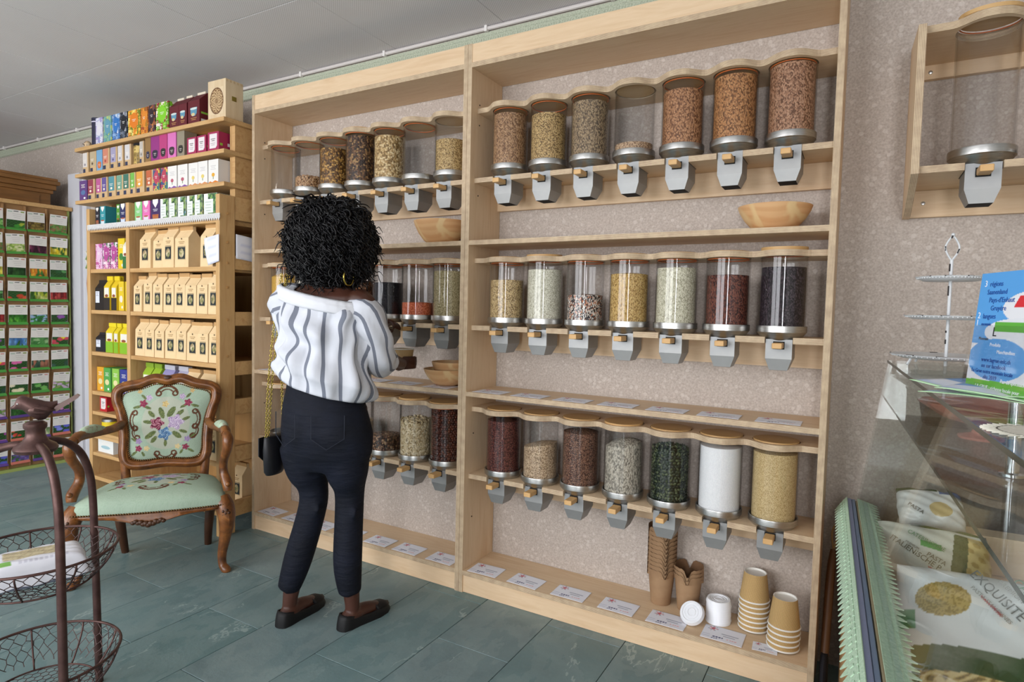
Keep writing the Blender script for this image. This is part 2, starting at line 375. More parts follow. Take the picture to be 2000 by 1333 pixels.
# ================================================================== DISPENSER CABINETS
T = .0185; D = .234
ROWS = [(1.963, 1.731, 1.685), (1.367, 1.131, 1.096), (.762, .517, .486)]     # wavy board top, collar top, notched shelf top
PITCH = .170; CY = .092; R = .07
def wavy(mb, xs, x0, x1, zt, th=.019, back=.2353):
    """board with a scalloped front and a round hole for each dispenser"""
    N = 64; rh = .0715
    def yf(x):
        c = min(xs, key=lambda q: abs(q-x)); d = abs(x-c)
        if d > .085: return .047
        return .047-.046*(.5+.5*math.cos(PI*min(1, (d/.085)**1.35)))
    top = []; 
    cells = [(c-PITCH/2, c+PITCH/2, c) for c in xs]
    for a, b, c in cells:
        vi, vo = [], []
        AN = sorted([2*PI*k/60 for k in range(60)]+[math.atan2(q-CY, p-c) % (2*PI) for p, q in ((a, back), (b, back), (a, yf(a)), (b, yf(b)))])
        for k in range(N):
            t = AN[k]; dx, dy = math.cos(t), math.sin(t); vi.append((c+rh*dx, CY+rh*dy))
            s = 1e9
            if dx > 1e-9: s = min(s, (b-c)/dx)
            if dx < -1e-9: s = min(s, (a-c)/dx)
            if dy > 1e-9: s = min(s, (back-CY)/dy)
            if dy < -1e-9:
                lo, hi = 0, min(s, .2)
                for _ in range(30):
                    m = (lo+hi)/2
                    if CY+m*dy > yf(c+m*dx): lo = m
                    else: hi = m
                s = min(s, lo)
            vo.append((c+s*dx, CY+s*dy))
        # make sure corners are present
        vs = [(x, y, zt) for x, y in vi]+[(x, y, zt) for x, y in vo]+[(x, y, zt-th) for x, y in vi]+[(x, y, zt-th) for x, y in vo]
        fs, mi = [], []
        for k in range(N):
            j = (k+1) % N
            fs += [(k, j, N+j, N+k), (2*N+j, 2*N+k, 3*N+k, 3*N+j), (j, k, 2*N+k, 2*N+j), (N+k, N+j, 3*N+j, 3*N+k)]; mi += [0, 0, 1, 1]
        mb.add(vs, fs, mi)
    for a, b in ((x0, xs[0]-PITCH/2), (xs[-1]+PITCH/2, x1)): mb.box(a, b, .047, back, zt-th, zt, [0, 0, 1, 0, 0, 0])
    return mb
def notched(mb, xs, x0, x1, zt, th=.019, yfr=.032):
    hw = .0405; xx = [x0]
    for c in xs: xx += [c-hw, c+hw]
    xx.append(x1)
    for a, b in zip(xx[::2], xx[1::2]): mb.box(a, b, yfr, .15, zt-th, zt, [0, 0, 1, 1, 1, 1])
    mb.box(x0, x1, .15, D, zt-th, zt, [0, 0, 1, 0, 0, 0]); return mb
def cabinet(label, X0, X1, xs):
    c = thing('dispenser_cabinet', label, 'cabinet', (X0, 0, 0)); o = X0
    for x in (0, X1-X0-T): MB().box(x, x+T, 0, D, 0, 2.2, [0, 0, 1, 0, 0, 0]).build('side_panel', [BZ, EX], c)
    a, b = T, X1-X0-T
    MB().box(a, b, .002, .02, 2.128, 2.199).build('top_apron', BX, c)
    MB().box(a, b, .0, D, 2.109, 2.1275, [0, 0, 1, 0, 0, 0]).build('top_board', [BX, EZ], c)
    for z in (1.4344, .8286): MB().box(a, b, .001, D, z-.018, z, [0, 0, 1, 0, 0, 0]).build('shelf', [BX, EZ], c)
    MB().box(a, b, .001, D, .073, .091, [0, 0, 1, 0, 0, 0]).build('bottom_shelf', [BX, EZ], c)
    MB().box(a, b, .006, .024, .001, .0725).build('plinth', BX, c)
    lx = [x-o for x in xs]
    for zb, zr, zs in ROWS:
        wavy(MB(), lx, a, b, zb).build('scalloped_board', [BX, EZ], c)
        notched(MB(), lx, a, b, zs).build('notched_shelf', [BX, EZ], c)
        MB().box(a, b, D-.02, D, zs-.105, zs-.0195).build('back_rail', BX, c)
    for z in (1.98, 1.9, 1.62, .65, .3):
        for x in (a+.0005, ):
            MB().lathe([(0, 0), (.003, 0), (.003, .001), (0, .001)], n=10).xf(lambda p, q, r_: (x+r_, .06+p, z+q)).build('screw_hole', BLACK, c)
    return c
XA = [.1385+PITCH*i for i in range(7)]; XB = [1.443+PITCH*i for i in range(7)]
cabinet('birch plywood dispenser cabinet standing next to the pine shelf unit', 0, 1.2965, XA)
cabinet('birch plywood dispenser cabinet standing next to the glass counter', 1.2975, 2.6075, XB)

# ---- dispenser prototype (origin: axis at notched shelf top level 0)
def disp_meshes(zb, zr, zs):
    """heights relative to zs"""
    b = zb-.019-zs; r_ = zr-zs; m = {}
    m['glass_tube'] = MB().lathe([(R, r_-.008), (R, b+.006), (R-.003, b+.006), (R-.003, r_-.008), (R, r_-.008)], n=48).mesh('glass_tube', ACRYL, .6)
    rb = r_-.0225
    m['collar'] = MB().lathe([(R+.001, r_-.004), (R+.001, r_), (R+.0045, r_+.0005), (R+.005, r_-.002), (R+.0045, rb+.003), (R+.001, rb)], n=48).mesh('collar', STEEL, .5)
    m['funnel'] = MB().lathe([(R+.001, rb), (.067, rb-.006), (.053, rb-.020), (.037, rb-.034), (.022, rb-.046), (0, rb-.046)], n=48).mesh('funnel', STEEL, .5)
    hx = .0385
    def ring(z, h, y0, y1): return [(-h, y0, z), (h, y0, z), (h, y1, z), (-h, y1, z)]
    y0, y1 = .042-CY, .138-CY
    vs = ring(min(.003, rb-.019), hx, y0, y1)+ring(-.068, hx, y0, y1)+ring(-.104, .026, y0+.008, y1-.022)
    fs = [(0, 1, 2, 3)]+[(i+4*k, (i+1) % 4+4*k, (i+1) % 4+4*k+4, i+4*k+4) for k in (0, 1) for i in range(4)]
    # neck top cut for the funnel: leave the chute top open below the funnel
    m['chute'] = MB().add(vs, fs[1:]+[(0, 3, 2, 1)]).mesh('chute', STEELF)
    m['outlet'] = MB().box(-.0255, .0255, y0+.009, y1-.023, -.1045, -.1015).mesh('outlet', BLACK)
    m['handle'] = MB().bbox(-.0145, .0145, y0-.056, y0, -.034, -.0165, .0025).mesh('handle', HANDLE)
    m['handle_slot'] = MB().box(-.0165, .0165, y0-.0015, y0+.001, -.0375, -.013).mesh('handle_slot', BLACK)
    m['lid'] = MB().lathe([(0, b+.002), (.0655, b+.002), (.0655, b+.012), (.069, b+.013), (.069, b+.0225), (0, b+.0225)], n=48).mesh('lid', LIDW, .5)
    m['seal'] = MB().tube([(.0655*math.cos(a), .0655*math.sin(a), b-.003) for a in np.linspace(0, 2*PI, 41)[:-1]], .0018, 6, closed=True).mesh('seal', SEAL, 3)
    return m
PROTO = [disp_meshes(*r_) for r_ in ROWS]
def dispenser(row, x, cy, zs, label, group, lift=0, tilt=0, seal=True, meshes=None):
    t = thing('food_dispenser', label, 'dispenser', (x, cy, zs), 0, group); pm = meshes or PROTO[row]
    for k in ('glass_tube', 'collar', 'funnel', 'chute'): put(k, pm[k], t)
    ch = [c for c in t.children if c.name.startswith('chute')][0]
    put('outlet', pm['outlet'], ch); h = put('handle', pm['handle'], t); put('handle_slot', pm['handle_slot'], h)
    ld = put('lid', pm['lid'], t, (0, 0, lift), (tilt, 0, 0))
    if seal: put('seal', pm['seal'], ld)
    return t
def grain(name, cols, size, rough=.6, stretch=(1, 1, 1), bump=.9):
    key = 'grain_'+name
    if key in MATS: return MATS[key]
    t = NT(key); co = t.coord('Object', stretch); v = t.n('ShaderNodeTexVoronoi'); v.inputs['Scale'].default_value = 1/size; t.l(co, v.inputs['Vector'])
    sp = t.n('ShaderNodeSeparateXYZ'); t.l(v.outputs['Color'], sp.inputs[0])
    n = len(cols); c = t.ramp(sp.outputs[0], [((i+.5)/n, h) for i, h in enumerate(cols)], 'CONSTANT' if n > 3 else 'LINEAR')
    c = t.mix(t.math('MULTIPLY', t.math('GREATER_THAN', v.outputs[0], .62), .45), c, cols[0])
    t.set(c, rough, 0, .3); t.bump(t.math('SUBTRACT', 1., v.outputs[0]), bump, size*.5); MATS[key] = t.m; return t.m
def heap(h, bump_, tilt=0, bottom=0, n=40):
    rr = R-.0042; prof = [(0, bottom), (rr, bottom)]+[(rr, bottom+(h-bottom)*k/4) for k in (1, 2, 3)]+[(rr, h)]+[(rr*q, h+bump_*(1-q*q)) for q in (.85, .65, .4, .2)]+[(0, h+bump_)]
    mb = MB().lathe(prof, n=n)
    if tilt: mb.xf(lambda x, y, z: (x, y, z+(tilt*x/rr if z > h-.001 else 0)))
    return mb
def pieces(kind, h, bottom, seed):
    """single nuts / seeds lining the tube and the heap's top"""
    g = np.random.default_rng(seed); mb = MB()
    size = {'hazelnut': .0128, 'cashew': .0185, 'pumpkin': .0135, 'chickpea': .0088}[kind]
    if kind == 'cashew': proto = MB().tube([(.0085*math.cos(a)*1.0, 0, .0085*math.sin(a)) for a in np.linspace(-.3, PI+.3, 6)], [.0028, .0045, .005, .0048, .0042, .0026], 6)
    elif kind == 'pumpkin': proto = MB().ball((0, 0, 0), .0070, 7, 4, sc=(.62, .28, 1))
    else: proto = MB().ball((0, 0, 0), size/2, 8, 5, sc=(1, 1, 1.08))
    pv = np.array(proto.v); st = size*(.86 if kind != 'cashew' else .62); rr = R-.004-(size*.5 if kind in('hazelnut', 'chickpea') else .005)
    P = []
    z = bottom+size*.4
    row = 0
    while z < h:
        n = int(2*PI*rr/st)
        for k in range(n):
            a = 2*PI*(k+.5*(row % 2))/n+g.normal()*.03; P.append((rr*math.cos(a), rr*math.sin(a), z+g.normal()*size*.08))
        z += st*.88; row += 1
    for q in np.arange(rr-st, 0, -st):
        n = max(1, int(2*PI*q/st))
        for k in range(n):
            a = 2*PI*k/n+g.random(); P.append((q*math.cos(a), q*math.sin(a), h-size*.2+g.random()*size*.5+.008*(1-q/rr)))
    for i, p in enumerate(P):
        ax = Vector(g.normal(size=3)).normalized(); m = Matrix.Rotation(g.random()*6.28, 3, ax)
        if kind in ('cashew', 'pumpkin') and math.hypot(p[0], p[1]) > rr-.001:
            a = math.atan2(p[1], p[0]); m = Matrix.Rotation(a+PI/2, 3, 'Z') @ Matrix.Rotation(g.normal()*.35, 3, 'X') @ Matrix.Rotation(g.random()*6.28, 3, 'Y')
        mm = np.array(m); vv = pv @ mm.T+np.array(p)
        q = np.hypot(vv[:, 0], vv[:, 1]); s_ = np.minimum(1, (R-.0036)/np.maximum(q, 1e-6)); vv[:, 0] *= s_; vv[:, 1] *= s_
        mb.add(vv.tolist(), proto.f, int(g.integers(0, 3)))
    return mb
FOODS = {
 # key: (name, label, colours, grain size, mound)
 'spelt': ('spelt_grains', 'brown spelt', ['#6f4f37', '#a07a55', '#b89470'], .0040*.8, .006),
 'barley': ('barley_grains', 'golden barley', ['#6e5634', '#b99863', '#cfb27c'], .0042*.8, .008),
 'rye': ('rye_grains', 'grey rye', ['#5b4c3d', '#90795c', '#ab9575'], .0042*.8, .006),
 'groats': ('oat_groats', 'pale oat groats', ['#7b5f48', '#b69677', '#c9ad8c'], .0044*.8, .006),
 'wheat': ('wheat_grains', 'reddish wheat', ['#6c452d', '#a67650', '#bd8d66'], .0042*.8, .006),
 'wheat2': ('durum_grains', 'amber wheat', ['#6d4728', '#b0794b', '#c18e5d'], .0042*.8, .006),
 'emmer': ('emmer_grains', 'brown emmer', ['#66432d', '#a4775a', '#b78e70'], .0040*.8, .002),
 'brownrice': ('brown_rice', 'speckled brown rice', ['#7b6240', '#c8ab78', '#dcc392'], .0030*.8, .004),
 'whiterice': ('white_rice', 'white rice', ['#a9a590', '#d4d1bd', '#e0ddcb'], .0026, .006),
 'mixedrice': ('mixed_rice', 'mixed rice', ['#241f22', '#d8cfc4', '#3d3436', '#c4805d', '#d9d2c8', '#c9bdb0'], .0042*.8, .006),
 'longrice': ('golden_rice', 'golden long rice', ['#8c6a34', '#c7a261', '#d6b878'], .0032*.8, .006),
 'risotto': ('risotto_rice', 'pale risotto rice', ['#a5a088', '#d3cfb6', '#deDac4'], .0028, .004),
 'redrice': ('red_rice', 'red rice', ['#2d1512', '#6a3528', '#7d4a3a'], .0040*.8, .004),
 'blackrice': ('black_rice', 'black rice', ['#0c090b', '#241c22', '#4a3d45'], .0040*.8, .002),
 'redquinoa': ('red_quinoa', 'dark red quinoa', ['#2a100e', '#552420', '#7b473c'], .0036*.8, .006),
 'sesame': ('sesame_seeds', 'pale sesame', ['#7d664d', '#bfa484', '#d2bb9c'], .0028, .010),
 'flax': ('flax_seeds', 'brown flax', ['#33201a', '#6b4535', '#8d6a55'], .0036*.8, .010),
 'sunflower': ('sunflower_kernels', 'sunflower kernels', ['#7c776c', '#b0a99a', '#c0b9a9'], .0046, .022),
 'pumpkin': ('pumpkin_seeds', 'pumpkin seeds', ['#1a2316', '#2f3a26', '#4c5536'], .008, .006),
 'salt': ('fine_white_sugar', 'white sugar', ['#e4e6e8', '#eceeef', '#f1f2f2'], .0016, .004),
 'canesugar': ('cane_sugar', 'cane sugar', ['#a98f5c', '#ccb483', '#d8c292'], .0018, .006),
 'chickpea': ('chickpeas', 'tan chickpeas', ['#8d6642', '#b28a61', '#c19c74'], .009, .003),
 'muesli': ('muesli_flakes', 'golden muesli', ['#4e3317', '#8a6128', '#b98b42', '#6d4a20', '#caa05a'], .0075, .006),
 'crunch': ('chocolate_muesli', 'chocolate muesli', ['#33231a', '#6b4a30', '#8e6a44', '#4a3222', '#a3804f'], .0080, .004),
 'oats': ('oat_flakes', 'pale oat flakes', ['#8a6d42', '#c9ab78', '#d9c193', '#b08f5c', '#e0cb9f'], .0075, .006),
 'spelt2': ('spelt_flakes', 'small barley flakes', ['#7b6038', '#b99a64', '#cbb07c'], .0048*.8, .008),
 'polenta': ('yellow_polenta', 'yellow polenta', ['#b48a35', '#d0a64c', '#d8b25c'], .0016, .02),
 'blacklentil': ('black_lentils', 'black lentils', ['#08080b', '#191920', '#2b2b34'], .0040*.8, .004),
 'redlentil': ('red_lentils', 'red lentils', ['#b04a2a', '#d96d45', '#e58a62'], .0042*.8, .004),
 'mung': ('green_quinoa', 'greenish quinoa', ['#7a6f4a', '#aea07a', '#c0b48e'], .0030*.8, .004),
 'nutmix': ('chopped_nut_mix', 'chopped nut mix', ['#3a261c', '#6b4b3a', '#8d6a50', '#a98b6a'], .0085, .008),
 'cashew': ('cashew_nuts', 'cream cashew nuts', ['#b9a57e', '#cdbb95', '#d8c9a8'], .01, .008),
 'hazelnut': ('hazelnuts', 'dark brown hazelnuts', ['#3a1810', '#4d2215', '#5e2d1b'], .01, .004),
 'beans': ('white_beans', 'white beans', ['#b5ab94', '#d6cdb8', '#e1dac8'], .008, .006),
 'peas': ('green_split_peas', 'green split peas', ['#5f6b35', '#7f8c4c', '#93a05c'], .006, .006),
 'almond': ('almonds', 'brown almonds', ['#5a3821', '#7c5031', '#925f3c'], .012, .006),
}
ORD = ['first', 'second', 'third', 'fourth', 'fifth', 'sixth', 'seventh']
RN = ['upper', 'middle', 'lower']
def fill_row(xs, row, items, cabname, order):
    zb, zr, zs = ROWS[row]; H = zb-.019-zr
    for i, it in enumerate(items):
        key, frac, lift, seal = it
        place = f'{RN[row]} row, {ORD[order(i)]} from shared post, cabinet by {cabname}'
        what = f'clear dispenser of {FOODS[key][1]}' if key else 'empty clear dispenser'
        dispenser(row, xs[i], CY, zs, f'{what}, {place}', 'grain dispensers in the plywood cabinets', lift, .03 if lift else 0, seal)
        if not key: continue
        nm, lb, cols, sz, mound = FOODS[key]; r0 = zr-zs-.004; h = r0+H*frac
        if key in ('hazelnut', 'cashew', 'pumpkin', 'chickpea'):
            cc = [M(f'{nm}_{q}', c_, .45) for q, c_ in enumerate(cols)]
            o = pieces(key, h, r0, i+row*9).add(*(lambda m_: (m_.v, m_.f))(MB().lathe([(0, r0), (R-.012, r0), (R-.012, h-.008), (0, h-.006)], n=24))).build(nm, cc, smooth=1.2, loc=(xs[i], CY, zs))
        else:
            st = (1, 1, .62) if 'rice' in nm or key in ('wheat', 'wheat2', 'rye', 'spelt', 'emmer', 'sunflower') else (1, 1, 1)
            o = heap(h, mound, .012 if key in ('sesame', 'sunflower') else 0, r0).build(nm, grain(key, cols, sz, stretch=st), smooth=.7, loc=(xs[i], CY, zs))
        tag(o, f'{lb} inside {place}', nm.split('_')[-1], kind='stuff')
S = True
ob = lambda i: i; oa = lambda i: 6-i
fill_row(XB, 0, [('spelt', .93, 0, S), ('barley', .82, 0, S), ('rye', .92, 0, S), ('groats', .13, 0, False), ('wheat', .86, 0, S), ('wheat2', .95, 0, S), ('emmer', .985, 0, S)], 'glass counter', ob)
fill_row(XB, 1, [('brownrice', .70, 0, S), ('whiterice', .88, .006, S), ('mixedrice', .44, 0, S), ('longrice', .79, 0, S), ('risotto', .88, 0, S), ('redrice', .76, 0, S), ('blackrice', .87, .009, S)], 'glass counter', ob)
fill_row(XB, 2, [('redquinoa', .90, 0, S), ('sesame', .56, 0, S), ('flax', .87, 0, S), ('sunflower', .76, .004, S), ('pumpkin', .80, 0, S), ('salt', .93, 0, S), ('canesugar', .94, 0, S)], 'glass counter', ob)
fill_row(XA, 0, [(None, 0, 0, S), ('chickpea', .26, 0, S), ('muesli', .80, 0, S), ('crunch', .97, .004, S), ('oats', .88, 0, S), (None, 0, 0, S), ('spelt2', .62, 0, False)], 'pine shelf', oa)
fill_row(XA, 1, [('polenta', .80, 0, S), ('beans', .7, 0, S), ('peas', .6, 0, S), ('almond', .7, 0, S), ('blacklentil', .66, 0, S), ('redlentil', .26, 0, S), ('mung', .88, 0, S)], 'pine shelf', oa)
fill_row(XA, 2, [(None, 0, 0, S), ('almond', .5, 0, S), ('nutmix', .6, 0, S), ('oats', .5, 0, S), ('nutmix', .30, 0, S), ('cashew', .66, .006, S), ('hazelnut', .97, .002, S)], 'pine shelf', oa)

# ---- price cards lying on the shelves
def card_col(u, v):
    dx, dy = (u-.22)*1.45, v-.80; d = math.hypot(dx, dy); a = math.atan2(dy, dx)
    if d < .055: return '#cf5a6c'
    if d < .11+.05*math.cos(5*a): return '#e29aa6' if math.cos(5*a) > .2 else '#7d8f86'
    if d < .19 and math.cos(7*a+1) > .75: return '#8697a2'
    if .50 < v < .56 and .45 < u < .86: return '#9fa2b4'
    if .38 < v < .43 and .50 < u < .80: return '#a9acbc'
    if .20 < v < .27 and .28 < u < .55 and (int(u*60) % 4): return '#474c78'
    if .10 < v < .15 and .25 < u < .40 and (int(u*60) % 3): return '#50557e'
    if .2 < v < .26 and .62 < u < .85 and (int(u*50) % 3): return '#e7a9ab'
    if u < .2 and .14 < v < .32 and int(v*50) % 3 == 0: return '#b9c0d6'
    return '#e9ebf4'
def card_mesh(w_, h_): return gridmesh('price_card', 56, 38, lambda u, v: ((u-.5)*w_, (v-.5)*h_, .0009+.0008*math.sin(u*3)), card_col, VC)
CM = card_mesh(.132, .093); CMS = card_mesh(.075, .055)
def card(x, y, z, rz, label, group, me=None):
    o = put('price_card', me or CM, None, (x, y, z+.0006), (0, 0, rz)); bpy_mod = o.modifiers.new('thick', 'SOLIDIFY'); bpy_mod.thickness = .0006; bpy_mod.offset = -1
    return tag(o, label, 'card', group)
g_ = np.random.default_rng(3)
for i, x in enumerate(XB[:6]): card([1.398, 1.585, 1.776, 1.966, 2.145, 2.332][i], .055, .091, g_.normal()*.02, f'price card on bottom ledge by glass counter, {ORD[i]} from shared post', 'price cards on the bottom ledges')
card(2.463, .046, .091, .06, 'small blue bordered price card in front of the ripple cups', 'price cards on the bottom ledges', CMS)
for i, x in enumerate(XA): card([.095, .275, .46, .64, .826, .995, 1.182][i], .055, .091, g_.normal()*.03, f'white price card on bottom ledge by pine shelf, {ORD[6-i]} from the shared post', 'price cards on the bottom ledges')
for i, x in enumerate(XB): card([1.405, 1.582, 1.763, 1.94, 2.118, 2.291, 2.472][i], .055, .8286, g_.normal()*.015, f'white price card on middle ledge by glass counter, {ORD[i]} from the shared post', 'price cards on the middle ledges')
for i, x in enumerate(XA): card([.10, .28, .45, .62, .79, .96, 1.15][i], .055, .8286, g_.normal()*.015, f'white price card on middle ledge by pine shelf, {ORD[6-i]} from the shared post', 'price cards on the middle ledges')

# ---- turned wooden bowls
def bowl_mat():
    t = NT('turned_bowl_wood'); co = t.coord('Object', (1, 1, 1)); wv = t.n('ShaderNodeTexWave', wave_type='RINGS'); wv.inputs['Scale'].default_value = 6; wv.inputs['Distortion'].default_value = 5
    wv.inputs['Detail'].default_value = 3; t.l(t.coord('Object', (.6, 1, 2.2)), wv.inputs['Vector'])
    f = t.noise(co, 5, 2, .5, 1.5)
    c = t.ramp(wv.outputs[1], [(.2, '#c99b6c'), (.8, '#d0a577')]); c = t.mix(t.ramp(f, [(.50, '#000000'), (.56, '#ffffff')]), c, '#d6b786')
    t.set(c, .45, 0, .35); MATS['bowl'] = t.m; return t.m
BOWL = bowl_mat()
def bowl(x, y, z, r, h, label, n=40):
    pr = [(0, 0), (r*.42, 0), (r*.62, h*.16), (r*.82, h*.48), (r*.95, h*.8), (r, h), (r-.006, h), (r*.92, h*.78), (r*.78, h*.48), (r*.58, h*.2), (r*.3, h*.12), (0, h*.11)]
    return tag(MB().lathe(pr, n=n).build('wooden_bowl', BOWL, smooth=.8, loc=(x, y, z)), label, 'bowl', 'turned wooden bowls')
bowl(2.425, .112, 1.4345, .112, .078, 'wide turned wooden bowl on the upper shelf of the cabinet by glass counter')
bowl(1.10, .108, 1.4345, .118, .098, 'deep wooden bowl with knot on upper shelf of the cabinet by pine shelf')
bowl(1.145, .112, .8305, .105, .072, 'lower wooden bowl holding a smaller bowl beside the shared post')
bowl(1.155, .118, .848, .082, .085, 'small wooden bowl nested in a larger bowl beside the shared post')

# ================================================================== CUPS ON THE BOTTOM LEDGE
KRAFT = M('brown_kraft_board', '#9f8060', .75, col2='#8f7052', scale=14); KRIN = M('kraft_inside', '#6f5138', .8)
ZB = .0915; ORDX = ['first', 'second', 'third', 'fourth', 'fifth', 'sixth', 'seventh', 'eighth', 'ninth', 'tenth', 'eleventh']
def kraft_box(z, i):
    """paper tub with four pointed closing flaps, one of a nested stack"""
    mb = MB(); h = .135; r0, r1 = .036, .047; n = 32
    for a, b, mi in ((1., 1., 0), (.97, .97, 1)):
        mb.lathe([(r0*a, 0), (r1*a, h*.78)], n=n, mi=mi)
    mb.lathe([(0, 0), (r0, 0)], n=n); mb.lathe([(0, .003), (r0*.97, .003)], n=n, mi=1)
    for q in range(4):
        c = q*PI/2+PI/4
        for s_, mi in ((1., 0), (.97, 1)):
            A = np.linspace(c-.74, c+.74, 9); f = [0, .024, .030, .028, .03, .028, .030, .024, 0]
            vs = [(r1*s_*math.cos(a), r1*s_*math.sin(a), h*.78) for a in A]+[((r1+.006)*s_*math.cos(a), (r1+.006)*s_*math.sin(a), h*.78+k) for a, k in zip(A, f)]
            mb.add(vs, [(k, k+1, 10+k, 9+k) for k in range(8)], mi)
    return mb
KB = kraft_box(0, 0).mesh('kraft_tub', [KRAFT, KRIN], .5)
for i in range(11):
    tag(put('kraft_tub', KB, None, (2.085, .178, ZB+i*.0155), (0, 0, .5+g_.normal()*.02)), f'brown kraft tub, {ORDX[10-i]} from the top of the tall nested stack', 'tub', 'nested kraft tubs, tall stack')
for i in range(3):
    tag(put('kraft_tub', KB, None, (2.183, .180, ZB+i*.0135), (0, 0, .15+g_.normal()*.03)), f'brown kraft tub, {ORDX[2-i]} from the top of the short nested stack', 'tub', 'nested kraft tubs, short stack')
def ripple_mat():
    t = NT('ripple_cup_paper'); uv = t.n('ShaderNodeTexCoord').outputs['Object']; sp = t.n('ShaderNodeSeparateXYZ'); t.l(uv, sp.inputs[0])
    a = t.math('ARCTAN2', sp.outputs[1], sp.outputs[0]); wv = t.math('SINE', t.math('ADD', t.math('MULTIPLY', a, 70.), t.math('MULTIPLY', sp.outputs[2], 500.)))
    t.set(t.ramp(t.math('MULTIPLY', t.math('ADD', wv, 1.), .5), [(.2, '#b08f5d'), (.8, '#c8a975')]), .7, 0, .2); t.bump(wv, .5, .0012); MATS['ripple'] = t.m; return t.m
RIP = ripple_mat(); CUPW = M('cup_white', '#e6e4de', .45)
def ripple_cup():
    mb = MB(); h = .095
    mb.lathe([(.0475, .006), (.036, h)], n=48, mi=0); mb.tube([(.0478*math.cos(a), .0478*math.sin(a), .004) for a in np.linspace(0, 2*PI, 37)[:-1]], .0028, 8, 1, closed=True)
    mb.lathe([(.0465, .006), (.0345, h-.006)], n=48, mi=1); mb.lathe([(.036, h), (.0335, h), (.0335, h-.007), (0, h-.007)], n=48, mi=1)
    return mb.mesh('ripple_cup', [RIP, CUPW], .5)
RC = ripple_cup()
for st, (x, y, n, lab) in enumerate(((2.41, .165, 7, 'the taller stack'), (2.512, .088, 5, 'the shorter stack'))):
    for i in range(n): tag(put('ripple_cup', RC, None, (x+g_.normal()*.0006, y, ZB+.002+i*(.0165 if st == 0 else .0175)), (0, 0, g_.random()*6)), f'beige ripple cup upside down, {ORDX[n-1-i]} from the top of {lab}', 'cup', 'ripple cups, '+('taller' if st == 0 else 'shorter')+' stack')
LIDP = M('translucent_white_plastic', '#e8ebf0', .35); 
LM = MB().lathe([(0, .010), (.030, .010), (.031, .0125), (.038, .0125), (.0395, .009), (.0415, .004), (.0425, 0), (.0405, 0), (.039, .004), (0, .0085)], n=40).lathe([(.012, .0101), (.0125, .0115), (.0145, .0115), (.015, .0101)], n=24).lathe([(.022, .0101), (.0225, .0113), (.0235, .0113), (.024, .0101)], n=32).mesh('cup_lid', LIDP, .6)
for i in range(9): tag(put('cup_lid', LM, None, (2.298+g_.normal()*.0008, .148, ZB+i*.0085), (0, 0, g_.random()*6)), f'white plastic cup lid, {ORDX[8-i]} from the top of the lid stack', 'lid', 'white cup lids in a stack')
tag(put('cup_lid', LM, None, (2.222, .083, ZB+.034), (.75, -.35, .2)), 'single white plastic cup lid leaning tilted against the lid stack', 'lid')

# ================================================================== PINE SHELF UNIT
pu = thing('pine_shelf_unit', 'pine shelf unit with three overhanging top shelves and white crochet edging', 'shelf unit', (0, 0, 0))
yf, yb = -.165, YW-.005
for x0, x1, nm in ((-1.256, -1.222, 'left'), (-.842, -.81, 'mid')):
    MB().bbox(x0, x1, yf, yb, 0, 1.69 if nm == 'left' else 1.70, .002).build('upright_panel', PZ, pu)
MB().bbox(-.052, -.022, yf, -.08, 0, 1.69, .003).build('front_post', PZ, pu)
MB().bbox(-.052, -.022, .12, yb, 0, 1.69, .003).build('rear_post', PZ, pu)
for z0, z1 in ((1.575, 1.69), (1.33, 1.40), (1.05, 1.12), (.80, .87), (.60, .68), (.36, .44), (.08, .16), (1.43, 1.5)):
    if z0 == 1.43: continue
    MB().bbox(-.049, -.025, -.0795, .1195, z0, z1, .003).build('side_rail', PX, pu)
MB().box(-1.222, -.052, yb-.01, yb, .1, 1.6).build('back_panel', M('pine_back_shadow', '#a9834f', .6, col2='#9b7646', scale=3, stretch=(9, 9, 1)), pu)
for z in (1.575, 1.341, 1.105, .862, .63, .372, .125):
    for a, b in ((-1.221, -.843), (-.809, -.0525)): MB().bbox(a, b, yf+.003, yb-.011, z-.022, z, .0015).build('shelf', PX, pu)
for z in (.51, .388, .266): MB().bbox(-1.221, -.843, yf+.003, yb-.011, z-.02, z, .0015).build('shelf', PX, pu)
for z in (2.066, 1.913, 1.755): MB().bbox(-1.445, -.03, -.135, yb, z-.021, z, .002).build('top_shelf', PX, pu)
for a, b in ((1.914, 2.0445), (1.756, 1.8915), (1.6905, 1.7335)):
    MB().bbox(-.075, -.05, -.06, yb, a, b, .001).build('top_side_board', PX, pu); MB().bbox(-.09, -.075, -.06, -.03, a, b, .001).build('top_support', PZ, pu)
    MB().bbox(-1.3, -1.27, -.02, yb, a, b, .001).build('top_side_board', PX, pu)
for z in (1.60, 1.46, 1.36, 1.24, 1.08, .9, .7, .55, .3, .15):
    MB().lathe([(0, 0), (.007, 0), (.007, .002), (0, .003)], n=10).xf(lambda p, q, r_: (-.022+r_, -.122+p, z+q)).build('dowel', M('dowel_wood', '#b98d58', .5), pu)
tag(lace('e', 1.235, .036, .0175, None, .0015, .42).build('crochet_edging', M('white_crochet', '#c9c8c8', .9, bump=.6, scale=200), loc=(-1.24, yf-.003, 1.597)), 'white crochet edging with pointed teeth along the pine shelf edge', 'trim')

